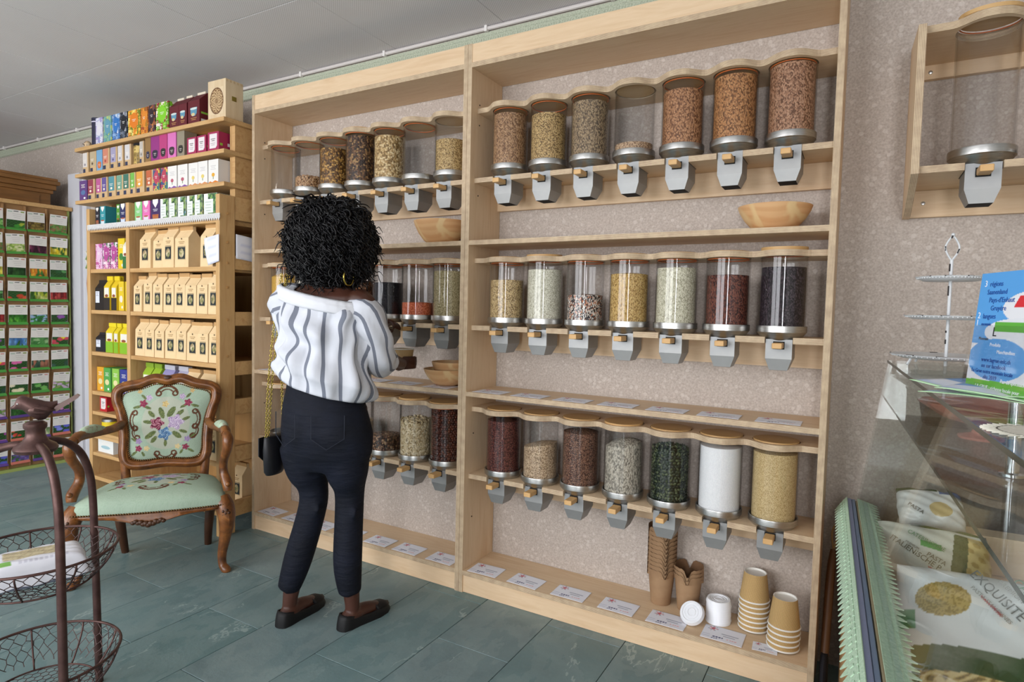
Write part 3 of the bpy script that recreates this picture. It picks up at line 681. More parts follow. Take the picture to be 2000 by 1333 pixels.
YG = -.122     # goods on the top shelves
NAVY, KR, WH = '#2e3550', '#c3a57c', '#dfdcd8'
def panel(parent, name, poly, col, y=-.0006, mat=None):
    return MB().prism(poly, 'y', y, .0004).build(name, mat or C(col), parent)
def rect(x0, x1, z0, z1): return [(x0, z0), (x1, z0), (x1, z1), (x0, z1)]
def oval(cx, cz, rx, rz, n=16): return [(cx+rx*math.cos(2*PI*k/n), cz+rz*math.sin(2*PI*k/n)) for k in range(n)]
def lens(cx, cz, rx, rz): return [(cx+rx*math.sin(t)*abs(math.sin(t))**.4, cz-rz*math.cos(t)) for t in np.linspace(0, 2*PI, 21)[:-1]]
def heart(cx, cz, s): return [(cx, cz-s), (cx+s*.9, cz), (cx+s*.9, cz+s*.7), (cx-s*.9, cz+s*.7), (cx-s*.9, cz)]
def cup(cx, cz, s): return [(cx-s, cz+s*.6), (cx-s*.85, cz-s*.5), (cx-s*.4, cz-s*.9), (cx+s*.4, cz-s*.9), (cx+s*.85, cz-s*.5), (cx+s, cz+s*.6)]
def patt(name, cols, size=.012):
    key = 'pattern_'+name
    if key in MATS: return MATS[key]
    t = NT(key); v = t.n('ShaderNodeTexVoronoi'); v.inputs['Scale'].default_value = 1/size; v.inputs['Randomness'].default_value = .35; t.l(t.coord('Object', (1, 1, .8)), v.inputs['Vector'])
    sp = t.n('ShaderNodeSeparateXYZ'); t.l(v.outputs['Color'], sp.inputs[0]); n = len(cols)
    c = t.ramp(sp.outputs[0], [(i/n, h) for i, h in enumerate(cols)], 'CONSTANT')
    c = t.mix(t.math('LESS_THAN', v.outputs[0], .25), c, cols[-1]); t.set(c, .45, 0, .4); MATS[key] = t.m; return t.m
def lines(b, w_, z0, n, col, x0=.25, x1=.75, dz=.008):
    for q in range(n): panel(b, 'text_line', rect(w_*x0+(q % 2)*w_*.06, w_*x1-(q % 2)*w_*.06, z0-q*dz, z0-q*dz+.0028), col, -.0009)
def tbox(x0, x1, z, h, d, style, cols, label, group, yfr=YG):
    w_ = x1-x0-.004; x = x0+.002
    base = {'K': C(KR), 'W': C(WH), 'H': C('#e2e4df'), 'P': None}.get(style)
    if base is None: base = C(cols[0]) if style != 'P' else patt(cols[0]+cols[1], cols, .013)
    t = thing('tea_box' if style != 'T' else 'tea_tin', label, 'box' if style != 'T' else 'tin', (x, yfr+g_.random()*.006, z+.0005), g_.normal()*.012, group)
    if style == 'T': MB().lathe([(0, 0), (w_/2, 0), (w_/2, h*.82), (w_/2+.001, h*.83), (w_/2+.001, h), (0, h)], (w_/2, w_/2, 0), 24).build('tin', base, t, smooth=.5); MB().lathe([(w_/2+.0012, h*.84), (w_/2+.0015, h*.86), (w_/2+.0012, h*.88)], (w_/2, w_/2, 0), 24).build('band', C('#c9c5d6'), t); return t
    if style == 'G':
        MB().prism([(0, 0), (d, 0), (d, h*.72), (d/2, h), (0, h*.72)], 'x', 0, w_).build('carton', base, t)
        MB().box(w_*.15, w_*.85, d/2-.003, d/2+.003, h*.99, h*1.06).build('top_fin', C('#d8cdb8'), t)
        b = t.children[0]; panel(t, 'picture', cup(w_*.5, h*.40, w_*.3), '#5b8fa8'); panel(t, 'picture', oval(w_*.5, h*.47, w_*.3, h*.035), '#c9d3cf', -.0009); panel(t, 'picture', oval(w_*.45, h*.29, w_*.16, h*.05), '#cdb98a', -.0009)
        lines(t, w_, h*.17, 2, '#b98d52')
        s2 = MB().box(w_-.0002, w_+.0006, d*.1, d*.9, h*.02, h*.14).build('side_label', C('#d9d6d0'), t); MB().box(w_-.0002, w_+.0006, d*.1, d*.5, h*.3, h*.36).build('side_label', C('#7fae3c'), t)
        return t
    MB().bbox(0, w_, 0, d, 0, h, .001).build('carton', base, t)
    if style == 'K':
        panel(t, 'colour_panel', rect(w_*.02, w_*.80, h*.30, h*.985), cols[0]); panel(t, 'tag', rect(w_*.06, w_*.45, h*.03, h*.22), NAVY)
        lines(t, w_, h*.62, 2, '#e5ded4', .15, .62); panel(t, 'emblem', oval(w_*.4, h*.42, w_*.14, h*.06), cols[1] if len(cols) > 1 else '#e9e0cf', -.0009)
    elif style == 'W':
        panel(t, 'flower', oval(w_*.5, h*.36, w_*.15, h*.08), cols[1], -.0009); panel(t, 'stem', rect(w_*.47, w_*.53, h*.18, h*.30), '#6d8a58'); panel(t, 'colour_strip', [(0, 0), (w_, 0), (w_, h*.06), (w_*.7, h*.12), (w_*.4, h*.05), (w_*.2, h*.1), (0, h*.04)], cols[0])
        lines(t, w_, h*.72, 3, '#c3bfbf')
    elif style == 'Y':
        panel(t, 'heart_badge', heart(w_*.5, h*.88, w_*.32), '#e4e0da'); panel(t, 'cup_picture', cup(w_*.5, h*.27, w_*.34), cols[1]); panel(t, 'tea_picture', oval(w_*.5, h*.36, w_*.32, h*.03), '#a4522e', -.0009); lines(t, w_, h*.6, 2, '#d9d9dd')
    elif style == 'H':
        m_ = patt('herb'+cols[0], [cols[0], '#3f6a3a', '#7f9c58', '#2f4d33'], .009)
        panel(t, 'leaf_picture', rect(w_*.34, w_*.99, h*.02, h*.99), 0, mat=m_); panel(t, 'white_label', rect(w_*.03, w_*.74, h*.25, h*.78), '#d9dcd9', -.0008); lines(t, w_, h*.66, 4, '#9fb0a2', .12, .6, .014)
        MB().box(w_-.0002, w_+.0006, .002, d-.002, h*.01, h*.99).build('leaf_side', m_, t)
    elif style == 'R':
        panel(t, 'white_label', [(w_*.18, h*.16), (w_*.72, h*.16), (w_*.85, h*.28), (w_*.85, h*.9), (w_*.18, h*.9)], '#ddd6d6'); lines(t, w_, h*.62, 2, '#2c2428', .3, .7); lines(t, w_, h*.4, 2, '#a79da1', .28, .7)
        MB().box(w_-.0002, w_+.0006, d*.55, d*.95, h*.32, h*.48).build('side_label', C('#e0d9dc'), t); MB().box(w_-.0002, w_+.0006, d*.08, d*.24, h*.3, h*.42).build('side_label', C('#8dbb3e'), t)
    elif style == 'S':
        panel(t, 'pot_tag', cup(w_*.5, h*.28, w_*.33), cols[1]); panel(t, 'pot_tag', oval(w_*.5, h*.40, w_*.28, h*.05), cols[1], -.0008); lines(t, w_, h*.3, 2, '#cfc6bc', .35, .65)
    elif style == 'P': panel(t, 'emblem', lens(w_*.5, h*.60, w_*.36, h*.30), cols[-1] if len(cols) < 4 else cols[3]); lines(t, w_, h*.63, 2, '#e5e1da', .34, .66)
    elif style == 'O': panel(t, 'picture', oval(w_*.5, h*.4, w_*.3, h*.12), cols[1]); lines(t, w_, h*.78, 3, '#e5e1d8'); panel(t, 'badge', oval(w_*.68, h*.12, w_*.13, h*.05), '#e3e5e2')
    return t
G1, G2, G3, G4 = 'tea tins and cartons on the topmost shelf', 'cartons on the second shelf', 'cartons on the third shelf', 'cartons above the crochet edging'
z1, z2, z3, z4 = 2.066, 1.913, 1.755, 1.597
for it in [
 (-1.317, -1.237, .165, .08, 'T', ['#20203a'], 'navy round tea tin with pale band next to a small shell'),
 (-1.234, -1.155, .152, .08, 'P', ['#d9d8e4', '#b9b6d2', '#8f9fc0', '#d5d3dc', '#9a8fc0'], 'lavender and white patterned tea carton beside the navy tin'),
 (-1.152, -1.063, .150, .08, 'P', ['#6fa3a0', '#b6c06c', '#4f8a86', '#5f93a8', '#87b08a'], 'teal green patterned tea carton with teal lens emblem'),
 (-1.060, -.983, .150, .08, 'P', ['#5f86b8', '#c3cfe0', '#37588f', '#2f6fb5', '#88a8d0'], 'blue patterned tea carton with bright blue emblem'),
 (-.980, -.900, .150, .08, 'P', ['#1f222d', '#a9a8ac', '#3c4a5c', '#191a22', '#6a7280'], 'black and silver chevron tea carton beside the orange one'),
 (-.897, -.776, .148, .09, 'P', ['#d98a1f', '#e2b93a', '#6f7a1f', '#d9781c', '#e5d27a'], 'wide orange and yellow flowered tea carton on the topmost shelf'),
 (-.772, -.702, .146, .08, 'P', ['#c9741f', '#8f6a1d', '#d89a3a', '#d6822a', '#a04b1f'], 'narrow orange flowered tea carton beside the dark brown one'),
 (-.699, -.632, .148, .08, 'P', ['#3a2228', '#8a4b2f', '#c07a3a', '#2c1b22', '#574048'], 'dark brown patterned tea carton with orange side'),
 (-.627, -.512, .15, .08, 'P', ['#8f1d2c', '#7fae2c', '#5f8f1f', '#7dc32a', '#e6d6d0'], 'lime green and red berry tea carton beside maroon cartons'),
 (-.508, -.424, .155, .08, 'G', ['#5d1520'], 'maroon gabled cocoa carton with cup, beside the berry tea'),
 (-.420, -.345, .155, .08, 'G', ['#5d1520'], 'maroon gabled cocoa carton in the middle of the three'),
 (-.340, -.240, .160, .09, 'G', ['#5d1520'], 'maroon gabled cocoa carton beside the pale wooden box')]:
    tbox(it[0], it[1], z1, it[2], it[3], it[4], it[5], it[6], G1)
# pale wooden box with engraved rosette
wbx = thing('wooden_gift_box', 'tall pale wooden box with engraved round ornament and brass clasp', 'box', (-.205, -.10, z1+.0005), .02)
PALE = M('pale_lime_wood', '#d9c4a2', .55, col2='#cfb793', scale=5, stretch=(6, 6, .7))
MB().bbox(0, .135, 0, .10, 0, .20, .0015).build('case', PALE, wbx)
def rosette(u, v):
    x, y = u*2-1, v*2-1; d = math.hypot(x, y); a = math.atan2(y, x)
    if d > 1: return '#d9c4a2'
    k = math.sin(d*26)*math.cos(a*12+d*6)+.6*math.cos(a*24)*math.sin(d*17)
    if d > .9 or .1 < d < .16: return '#6b4a30'
    return '#71502f' if k > .05 else '#c9ad84'
put('engraving', gridmesh('engraving', 70, 70, lambda u, v: (.0675+(u-.5)*.104, -.0007, .098+(v-.5)*.13), rosette, VC, False), wbx)
MB().bbox(.1345, .1375, .035, .06, .10, .122, .001).build('clasp', M('brass', '#8a7a3c', .35, .9), wbx)
tj = MB()
for z in (.002, .186):
    for k in range(5): tj.box(.1345, .1358, .004+k*.02, .014+k*.02, z, z+.012)
tj.build('finger_joint', M('end_grain', '#c7ad86', .6), wbx)
sh = thing('sea_shell', 'small spotted shell with dark spike at the end of the topmost shelf', 'shell', (-1.365, -.10, z1+.022))
MB().ball((0, 0, 0), .022, 12, 8, sc=(1, .9, 1)).build('body', patt('shell', ['#b89a78', '#d8c4a4', '#5d4634', '#cbb08c'], .008), sh, smooth=1)
MB().tube([(-.015, 0, -.008), (-.04, 0, .006), (-.062, 0, .012)], [.007, .004, .001], 6).build('spike', BLACK, sh)
for it in [
 (-1.384, -1.318, 'K', ['#cfc9c4', '#8d8791'], 'pale carton with white panel at the open end of the second shelf'),
 (-1.310, -1.238, 'K', ['#b5a486', '#5d4b38'], 'beige carton with two small brown leaves on second shelf'),
 (-1.230, -1.166, 'S', ['#6f9dc0', '#c96a35'], 'sky blue carton with orange base on second shelf'),
 (-1.163, -1.084, 'K', ['#c9826a', '#a04b3c'], 'salmon red fronted carton on the second shelf'),
 (-1.081, -1.007, 'K', ['#9c97b4', '#5f5a86'], 'lavender fronted carton on the second shelf'),
 (-1.004, -.942, 'K', ['#c9c5c6', '#8d8a90'], 'pale grey carton beside the lavender one on second shelf'),
 (-.937, -.872, 'K', ['#cbc8c8', '#8d8a90'], 'pale grey carton beside the gold tin on second shelf'),
 (-.787, -.742, 'K', ['#b9b2aa', '#77706a'], 'narrow grey beige carton beside the gold tin'),
 (-.735, -.679, 'S', ['#8a6a3f', '#2f2f48'], 'brown coffee toned carton with navy tag on second shelf'),
 (-.677, -.598, 'S', ['#8d2f78', '#2b2338'], 'purple carton with gold figure on second shelf'),
 (-.596, -.523, 'S', ['#b03a74', '#2d2428'], 'magenta carton with pale blossoms and dark pot tag'),
 (-.521, -.446, 'S', ['#cf6fb0', '#3a2a33'], 'pink carton with dark pot tag on second shelf'),
 (-.441, -.375, 'S', ['#8b8270', '#2b2823'], 'grey olive carton with dark pot tag on second shelf')]:
    tbox(it[0], it[1], z2, .122+.012*(it[0] > -.75), .07, it[2], it[3], it[4], G2)
tin = thing('tea_tin', 'round gold foil tea tin with black lid among the second shelf cartons', 'tin', (-.829, YG+.04, z2+.0005), 0, G2)
MB().lathe([(0, 0), (.038, 0), (.038, .105), (0, .105)], n=24).build('tin', patt('gold', ['#8f7436', '#c9ad62', '#b0924a', '#6f5a26'], .02), tin, smooth=.5); MB().lathe([(.039, .105), (.039, .118), (.03, .122), (0, .122)], n=24).build('tin_lid', BLACK, tin, smooth=.5)
for i, x in enumerate((-.372, -.318, -.266)): tbox(x, x+.05, z2, .128, .07, 'S', ['#dba01f', '#1f1c18'], f'yellow carton with black figure behind the raspberry cartons, {ORDX[i]} from the grey one', G2, -.03)
for i, (a, b) in enumerate(((-.352, -.272), (-.268, -.190), (-.186, -.098))): tbox(a, b, z2, .088+.008*(i == 2), .09, 'R', ['#9c2350'], ['raspberry red carton with white label beside the grey pot carton', 'raspberry red carton with white label between two like it', 'raspberry red carton with white label and striped side at shelf end'][i], G2)
for it in [
 (-1.425, -1.334, 'O', ['#5d3f78', '#55709a'], 'glossy purple carton at the open end of the third shelf'),
 (-1.330, -1.248, 'K', ['#8d3a4a'], 'kraft carton with wine red panel on third shelf'), (-1.240, -1.174, 'K', ['#b0568a'], 'kraft carton with pink panel on third shelf'),
 (-1.172, -1.108, 'K', ['#5d4f8d'], 'kraft carton with violet panel on third shelf'), (-1.106, -1.027, 'K', ['#4f8a94'], 'kraft carton with teal panel on third shelf'),
 (-1.025, -.953, 'K', ['#6f9a86'], 'kraft carton with sage panel on third shelf'), (-.951, -.880, 'K', ['#3f6f60'], 'kraft carton with dark green panel on third shelf'),
 (-.873, -.819, 'K', ['#6fae4a'], 'kraft carton with lime green panel on third shelf'), (-.817, -.735, 'K', ['#d6993f'], 'kraft carton with orange yellow panel on third shelf'),
 (-.728, -.657, 'K', ['#b8603c'], 'kraft carton with rust orange panel on third shelf'),
 (-.655, -.590, 'P', ['#3f7f6a', '#a4455a', '#d0b34a', '#b03f56', '#37507a'], 'teal and red patterned carton beside the rust orange one'), (-.588, -.525, 'P', ['#3f7f6a', '#a4455a', '#d0b34a', '#b03f56', '#37507a'], 'teal and red patterned carton beside the white flower cartons'),
 (-.521, -.439, 'W', ['#7d4f9a', '#b0596a'], 'white carton with pink flower beside the patterned cartons'), (-.434, -.347, 'W', ['#7d4f9a', '#b0596a'], 'white carton with pink flower and purple foot between white cartons'),
 (-.343, -.264, 'W', ['#c98a5a', '#d8c26a'], 'white carton with pale yellow flower beside a pink flower carton'), (-.261, -.180, 'W', ['#c98a5a', '#d8c26a'], 'white carton with pale yellow flower beside the sunflower carton'),
 (-.177, -.095, 'W', ['#cf7a2c', '#d9a02c'], 'white carton with sunflower at the closed end of third shelf')]:
    tbox(it[0], it[1], z3, .118, .075, it[2], it[3], it[4], G3)
for it in [
 (-1.215, -1.168, .05, 'Y', ['#22222e', '#8a5a44'], 'black tea carton with cup at the left upright above crochet'),
 (-1.163, -1.105, .14, 'Y', ['#2f8a94', '#c9d6dc'], 'deep teal tea carton turned to show its long side'),
 (-.99, -.952, .07, 'Y', ['#4f8a2c', '#2d3a20'], 'green tea carton partly behind the navy one'),
 (-.950, -.880, .07, 'Y', ['#2a2c58', '#c5cfe0'], 'navy tea carton with pale cup beside the middle upright'),
 (-.808, -.735, .07, 'Y', ['#7fbf7a', '#cdd8d4'], 'light green tea carton with heart badge above crochet'),
 (-.731, -.657, .07, 'Y', ['#d66aa8', '#d6d0dc'], 'pink tea carton with heart badge above crochet'),
 (-.653, -.567, .07, 'Y', ['#3a2458', '#a8683a'], 'dark violet tea carton with honey pot above crochet'),
 (-.562, -.490, .07, 'H', ['#a9c39a'], 'white herb carton with pale green leaves beside the violet one'),
 (-.486, -.412, .07, 'H', ['#8aa04f'], 'white herb carton with olive green leaves above crochet'),
 (-.408, -.335, .07, 'H', ['#5a8aa0'], 'white herb carton with blue green leaves above crochet'),
 (-.331, -.262, .07, 'H', ['#8a9058'], 'white herb carton with brownish leaves above crochet'),
 (-.258, -.195, .07, 'H', ['#b9b56a'], 'white herb carton with yellow green leaves above crochet'),
 (-.191, -.085, .09, 'H', ['#2f7a3f'], 'white herb carton with dark green leafy side at the post')]:
    tbox(it[0], it[1], z4-.021, .128, it[2], it[3], it[4], it[5], G4, -.14)

# ---- kraft bags, coffee bags
BAGK = M('kraft_bag_paper', '#e3c89c', .7, col2='#dabd90', scale=9); BAGF = M('kraft_fold', '#c39a66', .7)
def herbpic(seed):
    rr_ = np.random.default_rng(seed); pts = rr_.random((26, 2)); cc = ['#8d8a5a', '#b9ad84', '#6a6f45', '#a08a68', '#c9bb98']
    def f(u, v):
        if not (.10 < u < .90 and .14 < v < .86): return '#2c3335' if .06 < v < .94 else ('#20262a' if .0 < v < .04 or v > .97 else '#cdb48a')
        if ((u-.5)/.34)**2+((v-.5)/.32)**2 > 1: return '#262c2e'
        k = int(np.argmin((pts[:, 0]-u)**2+(pts[:, 1]-v)**2)); return cc[k % 5]
    return gridmesh('picture_label', 16, 22, lambda u, v: ((u-.5), 0, (v-.5)), f, VC, False)
HP = [herbpic(s) for s in range(4)]
def bag_profile(d, h): return [(0, 0), (d, 0), (d*.98, h*.70), (d*.58, h*.90), (d*.55, h), (d*.40, h), (d*.38, h*.90), (d*.03, h*.72)]
def kbag(x0, x1, z, h, label, group, yfr=-.15, d=.075):
    w_ = x1-x0; t = thing('kraft_bag', label, 'bag', (x0, yfr+g_.random()*.012, z+.0005), g_.normal()*.03, group)
    body = MB().prism(bag_profile(d, h), 'x', 0, w_); body.xf(lambda x, y, zz: (w_/2+(x-w_/2)*(1-.05*zz/h), y, zz)); body.build('bag_body', BAGK, t)
    MB().box(w_*.03, w_*.97, d*.36, d*.60, h*.92, h*1.015).build('folded_top', BAGF, t)
    o = put('picture_label', HP[int(g_.integers(0, 4))], t, (w_/2, -.0008, h*.35)); o.scale = (w_*.52, 1, h*.34)
    lines(t, w_, h*.62, 2, '#a8885c', .3, .7); panel(t, 'emblem', oval(w_*.5, h*.70, .003, .004), '#5b4630')
    return t
kg = 'kraft bags of tea on the pine shelves'
for shelf, z, h, spans, nm in (
  ('R1', 1.341, .212, [(-.745, -.63), (-.628, -.524), (-.522, -.42), (-.418, -.30), (-.20, -.095)], 'highest bag shelf'),
  ('R2', 1.105, .205, [(-.80, -.715), (-.712, -.622), (-.619, -.532), (-.529, -.435), (-.432, -.338), (-.335, -.243), (-.240, -.15), (-.147, -.06)], 'second bag shelf'),
  ('R3', .862, .200, [(-.795, -.70), (-.697, -.61), (-.606, -.52), (-.517, -.425), (-.422, -.332), (-.329, -.235), (-.232, -.15), (-.147, -.06)], 'third bag shelf')):
    for i, (a, b) in enumerate(spans): kbag(a, b, z, h*(1+.03*g_.normal()), f'cream kraft bag with dark picture label on {nm}, {["first","second","third","fourth","fifth","sixth","seventh","eighth"][i]} from the middle upright', kg)
kbag(-.29, -.215, 1.341, .20, 'darker kraft bag pushed back on highest bag shelf beside the gap', kg, -.06)
for i, (a, b) in enumerate(((-.345, -.24), (-.235, -.13), (-.125, -.06))): kbag(a, b, .63, .185, f'kraft bag on fourth bag shelf behind the armchair, {ORD[i]} after the white bags', kg)
for i, (a, b) in enumerate(((-.30, -.19), (-.16, -.06))): kbag(a, b, .372, .20, f'kraft bag on the fifth bag shelf behind the armchair, {["near the middle", "beside the post"][i]}', kg)
kbag(-.15, -.06, .125, .2, 'kraft bag on the lowest bag shelf beside the front post', kg, -.02)
def cbag(x0, x1, z, h, body, low, label, group, top=None, yfr=-.145, d=.06, pic='#8a4b2c'):
    w_ = x1-x0-.003; t = thing('coffee_bag', label, 'bag', (x0, yfr, z+.0005), g_.normal()*.05, group)
    mb = MB().prism(bag_profile(d, h), 'x', 0, w_).build('bag_body', C(body), t)
    if low: panel(t, 'lower_band', rect(0, w_, h*.005, h*.38), low); panel(t, 'white_label', rect(w_*.12, w_*.9, h*.40, h*.68), '#e0ddd2'); panel(t, 'picture', oval(w_*.5, h*.44, w_*.28, h*.045), pic, -.0009)
    else: panel(t, 'white_label', rect(w_*.08, w_*.5, h*.24, h*.62), '#d5d9e4'); lines(t, w_, h*.56, 3, '#7a7f92', .14, .42)
    if top: MB().box(0, w_, d*.3, d*.66, h*.9, h*1.03).build('folded_top', C(top), t)
    return t
cg = 'coffee and tea bags beside the left upright'
cbag(-1.212, -1.112, 1.105, .175, '#1d1a1a', None, 'shiny black coffee bag with pale label on the second shelf', cg)
cbag(-1.115, -1.04, 1.105, .19, '#d8b91f', '#2a2624', 'yellow coffee bag with black lower half beside the black bag', cg, '#e0c522')
cbag(-1.035, -.975, 1.105, .19, '#d8b91f', '#2a2624', 'yellow coffee bag with black lower half beside the yellow carton', cg, '#e0c522')
for i, (a, b) in enumerate(((-.972, -.915), (-.911, -.856))): tbox(a, b, 1.105, .165, .06, 'O', ['#d9bb2a', '#e0d6c8'], ['yellow tea carton with white label beside the yellow bags', 'yellow tea carton with white label at the middle upright'][i], cg, -.14)
cbag(-1.212, -1.112, .862, .11, '#191b22', None, 'small black box bag with blue mark on the third shelf', cg)
for i, (a, b) in enumerate(((-1.10, -1.02), (-1.015, -.955), (-.952, -.862))): cbag(a, b, .862, .165, '#d8c21f', '#7fb02a', ['yellow bag with lime green lower half beside the black box', 'narrow yellow bag with lime lower half between two others', 'yellow bag with lime green lower half at the middle upright'][i], cg, '#e0cb24')
for it in [(-1.216, -1.138, 1.341, .148, 'P', ['#d9a8c9', '#c06fa6', '#dcc0d6', '#d5b3cf', '#b0568f'], 'pale pink patterned carton beside the left upright'),
           (-1.135, -1.062, 1.341, .150, 'P', ['#a0558f', '#4f7a5a', '#d9a3b8', '#a8488a', '#e0d0d8'], 'purple pink flowered carton next to the pale pink one'), (-1.059, -.985, 1.341, .152, 'P', ['#a0558f', '#4f7a5a', '#d9a3b8', '#a8488a', '#e0d0d8'], 'purple pink flowered carton next to the yellow carton'),
           (-.982, -.915, 1.341, .172, 'O', ['#d9bd22', '#3f7a3a'], 'tall yellow and green carton next to the flowered cartons')]:
    tbox(it[0], it[1], it[2], it[3], .06, it[4], it[5], it[6], cg, -.14)
cbag(-.912, -.856, 1.341, .18, '#d9d6c4', '#2f6a3c', 'white pointed bag with green lower half at the middle upright', cg)
for it in [(-1.216, -1.142, '#d39a2a', 'amber yellow carton beside the left upright on the fourth shelf'), (-1.138, -1.06, '#4f9a4a', 'green carton beside the amber yellow one on fourth shelf'), (-1.056, -.98, '#86b84a', 'light green carton beside the blue one on fourth shelf'), (-.976, -.89, '#2f3a86', 'royal blue carton beside the middle upright on fourth shelf')]:
    tbox(it[0], it[1], .63, .14, .08, 'O', [it[2], '#d8cf9a'], it[3], cg, -.14)
tbox(-1.19, -1.11, .51, .085, .06, 'R', ['#b3232c'], 'small red carton with white front on its own shelf', cg, -.14)
tbox(-1.21, -1.04, .266, .082, .10, 'O', ['#dfe2e0', '#9fc0c9'], 'wide white carton with blue ring on its own shelf', cg, -.14)
yt = thing('spice_tin', 'yellow round tin with silver lid on its own small shelf', 'tin', (-1.145, -.10, .3885), 0, cg)
MB().lathe([(0, 0), (.045, 0), (.045, .06), (0, .06)], n=24).build('tin', C('#d9bf1f', .4), yt, smooth=.5); MB().lathe([(.046, .0605), (.046, .075), (.03, .077), (0, .077)], n=24).build('tin_lid', STEEL, yt, smooth=.5)
for i, (a, b, c_) in enumerate(((-.77, -.69, '#8fb02c'), (-.685, -.605, '#8fb02c'), (-.59, -.48, '#8f8ab5'), (-.46, -.37, '#a9a6bd'))): cbag(a, b, .63, .185, c_, '#d5d4cc', ['lime green bag behind the armchair next to the middle upright', 'lime green bag behind the armchair next to a white one', 'white and violet bag behind the armchair between green and grey', 'white and grey bag behind the armchair next to kraft bags'][i], kg, '#7d9c2a' if i < 2 else '#b9b8c4', -.12)
PAPER = M('paper_white', '#dfe0ea', .6)
tag(gridmesh_obj := put('paper_sheet', gridmesh('paper_sheet', 8, 10, lambda u, v: (-.10+u*.085+.0*v, -.172-.02*math.sin(v*1.6)*(1-u), 1.345+v*.13*(1-.0*u)+.02*u), lambda u, v: '#c9cce0' if int(v*40) % 3 == 0 and .15 < u < .85 else '#e0e1ea', VC)), 'loose printed sheet sticking out beside the pine front post', 'paper'); gridmesh_obj.modifiers.new('t', 'SOLIDIFY').thickness = .0008
o = put('paper_sheet', gridmesh('paper_sheet', 10, 10, lambda u, v: (-.0175+.002*math.sin(u*4), -.078+u*.10, 1.385+v*.12-.01*u), lambda u, v: '#c9cce0' if int(v*40) % 3 == 0 and .2 < u < .9 and v < .8 else '#e0e1ea', VC)); o.modifiers.new('t', 'SOLIDIFY').thickness = .0012
tag(o, 'stapled price list hanging on the side of the pine unit', 'paper')
# straw fan and little woven hanger on the left side of the unit
fan = thing('straw_fan', 'woven straw fan hanging on the outer side of the pine unit', 'fan', (-1.262, -.12, .86)); MB().prism([(-.0, -.05), (-.05, -.10), (-.07, .0), (-.05, .08), (-.01, .13), (0, .1)], 'y', -.004, .004).build('blade', M('straw', '#b39a66', .8, col2='#8d7747', scale=60), fan)
hg = thing('woven_hanger', 'small green and white woven star hanger beside the pine upright', 'ornament', (-1.275, -.14, 1.40)); 
for a, b in (((0, .05), (-.045, 0)), ((-.045, 0), (0, -.05)), ((-.045, .05), (0, 0)), ((0, 0), (-.045, -.05))): MB().tube([(a[0], 0, a[1]), (b[0], 0, b[1])], .0045, 6).build('strip', C('#7f9a63' if a[0] == 0 else '#cfd0c6'), hg)
MB().tube([(-.01, 0, -.05), (-.025, 0, -.14), (-.015, 0, -.22)], .007, 6).build('tassel', C('#9a6a52'), hg)

# ================================================================== SEED RACK + CUPBOARD
XRK = -2.2
ck = thing('wooden_cupboard', 'old brown wooden cupboard with moulded cornice behind the seed rack', 'cupboard', (-2.28, 0, 0))
OAK = M('old_oak', '#8a5f33', .5, col2='#74502a', scale=6, stretch=(7, 1, 7)); 
MB().box(-.55, -.02, -1.1, .10, 0, 1.90).build('carcass', OAK, ck)
for z0, z1_, e in ((1.90, 1.925, .02), (1.925, 1.96, .04), (1.96, 1.985, .065), (1.985, 2.005, .05)): MB().bbox(-.57-e*.2, -.02+e*.9, -1.1-e, .10+e*.6, z0+.0003, z1_, .004).build('cornice', OAK, ck)
MB().box(-.02, -.012, -1.0, .03, 1.78, 1.88).build('frieze_panel', OAK, ck)
rk = thing('seed_rack', 'wooden seed packet rack board with green edge standing before the cupboard', 'rack', (XRK, 0, 0))
RKW = M('rack_wood', '#a8835a', .6, col2='#96724b', scale=5, stretch=(1, 1, 4))
MB().box(-.045, -.02, -.47, .172, .02, 1.785).build('board', RKW, rk)
MB().box(-.05, .012, -.48, .185, 1.785, 1.81).build('top_ledge', PX, rk); MB().box(-.045, .0, .165, .172, .02, 1.785).build('side_edge', C('#7f8a4c'), rk); MB().box(-.045, .012, -.47, .172, 0, .02).build('foot_edge', C('#9ba85f'), rk)
for k in range(5): MB().box(-.02, -.006, -.075-.1225+.1225*(1-k)+.1075, -.075-.1225+.1225*(1-k)+.1155, .02, 1.78).build('divider', RKW, rk)
def vegpic(seed, cols, mode):
    rr_ = np.random.default_rng(seed); n = {'leaf': 40, 'big': 5, 'pod': 16, 'flower': 9}[mode]; P = rr_.random((n, 2)); K = rr_.integers(0, len(cols), n)
    def f(u, v):
        du = (P[:, 0]-u)*(2.2 if mode == 'pod' else 1); dv = (P[:, 1]-v)*(.6 if mode == 'pod' else 1); d2 = du*du+dv*dv; k = int(np.argmin(d2))
        c = lin(cols[K[k]]); s_ = 1.15-1.3*min(.5, math.sqrt(d2[k])*(2.2 if mode != 'big' else 1.0))
        if mode in ('big', 'flower') and math.sqrt(d2[k]) > (.2 if mode == 'big' else .12): c = lin('#2f5a2c' if (int(u*9)+int(v*7)) % 2 else '#234420'); s_ = 1
        return tuple(max(0, x*s_) for x in c)
    return f
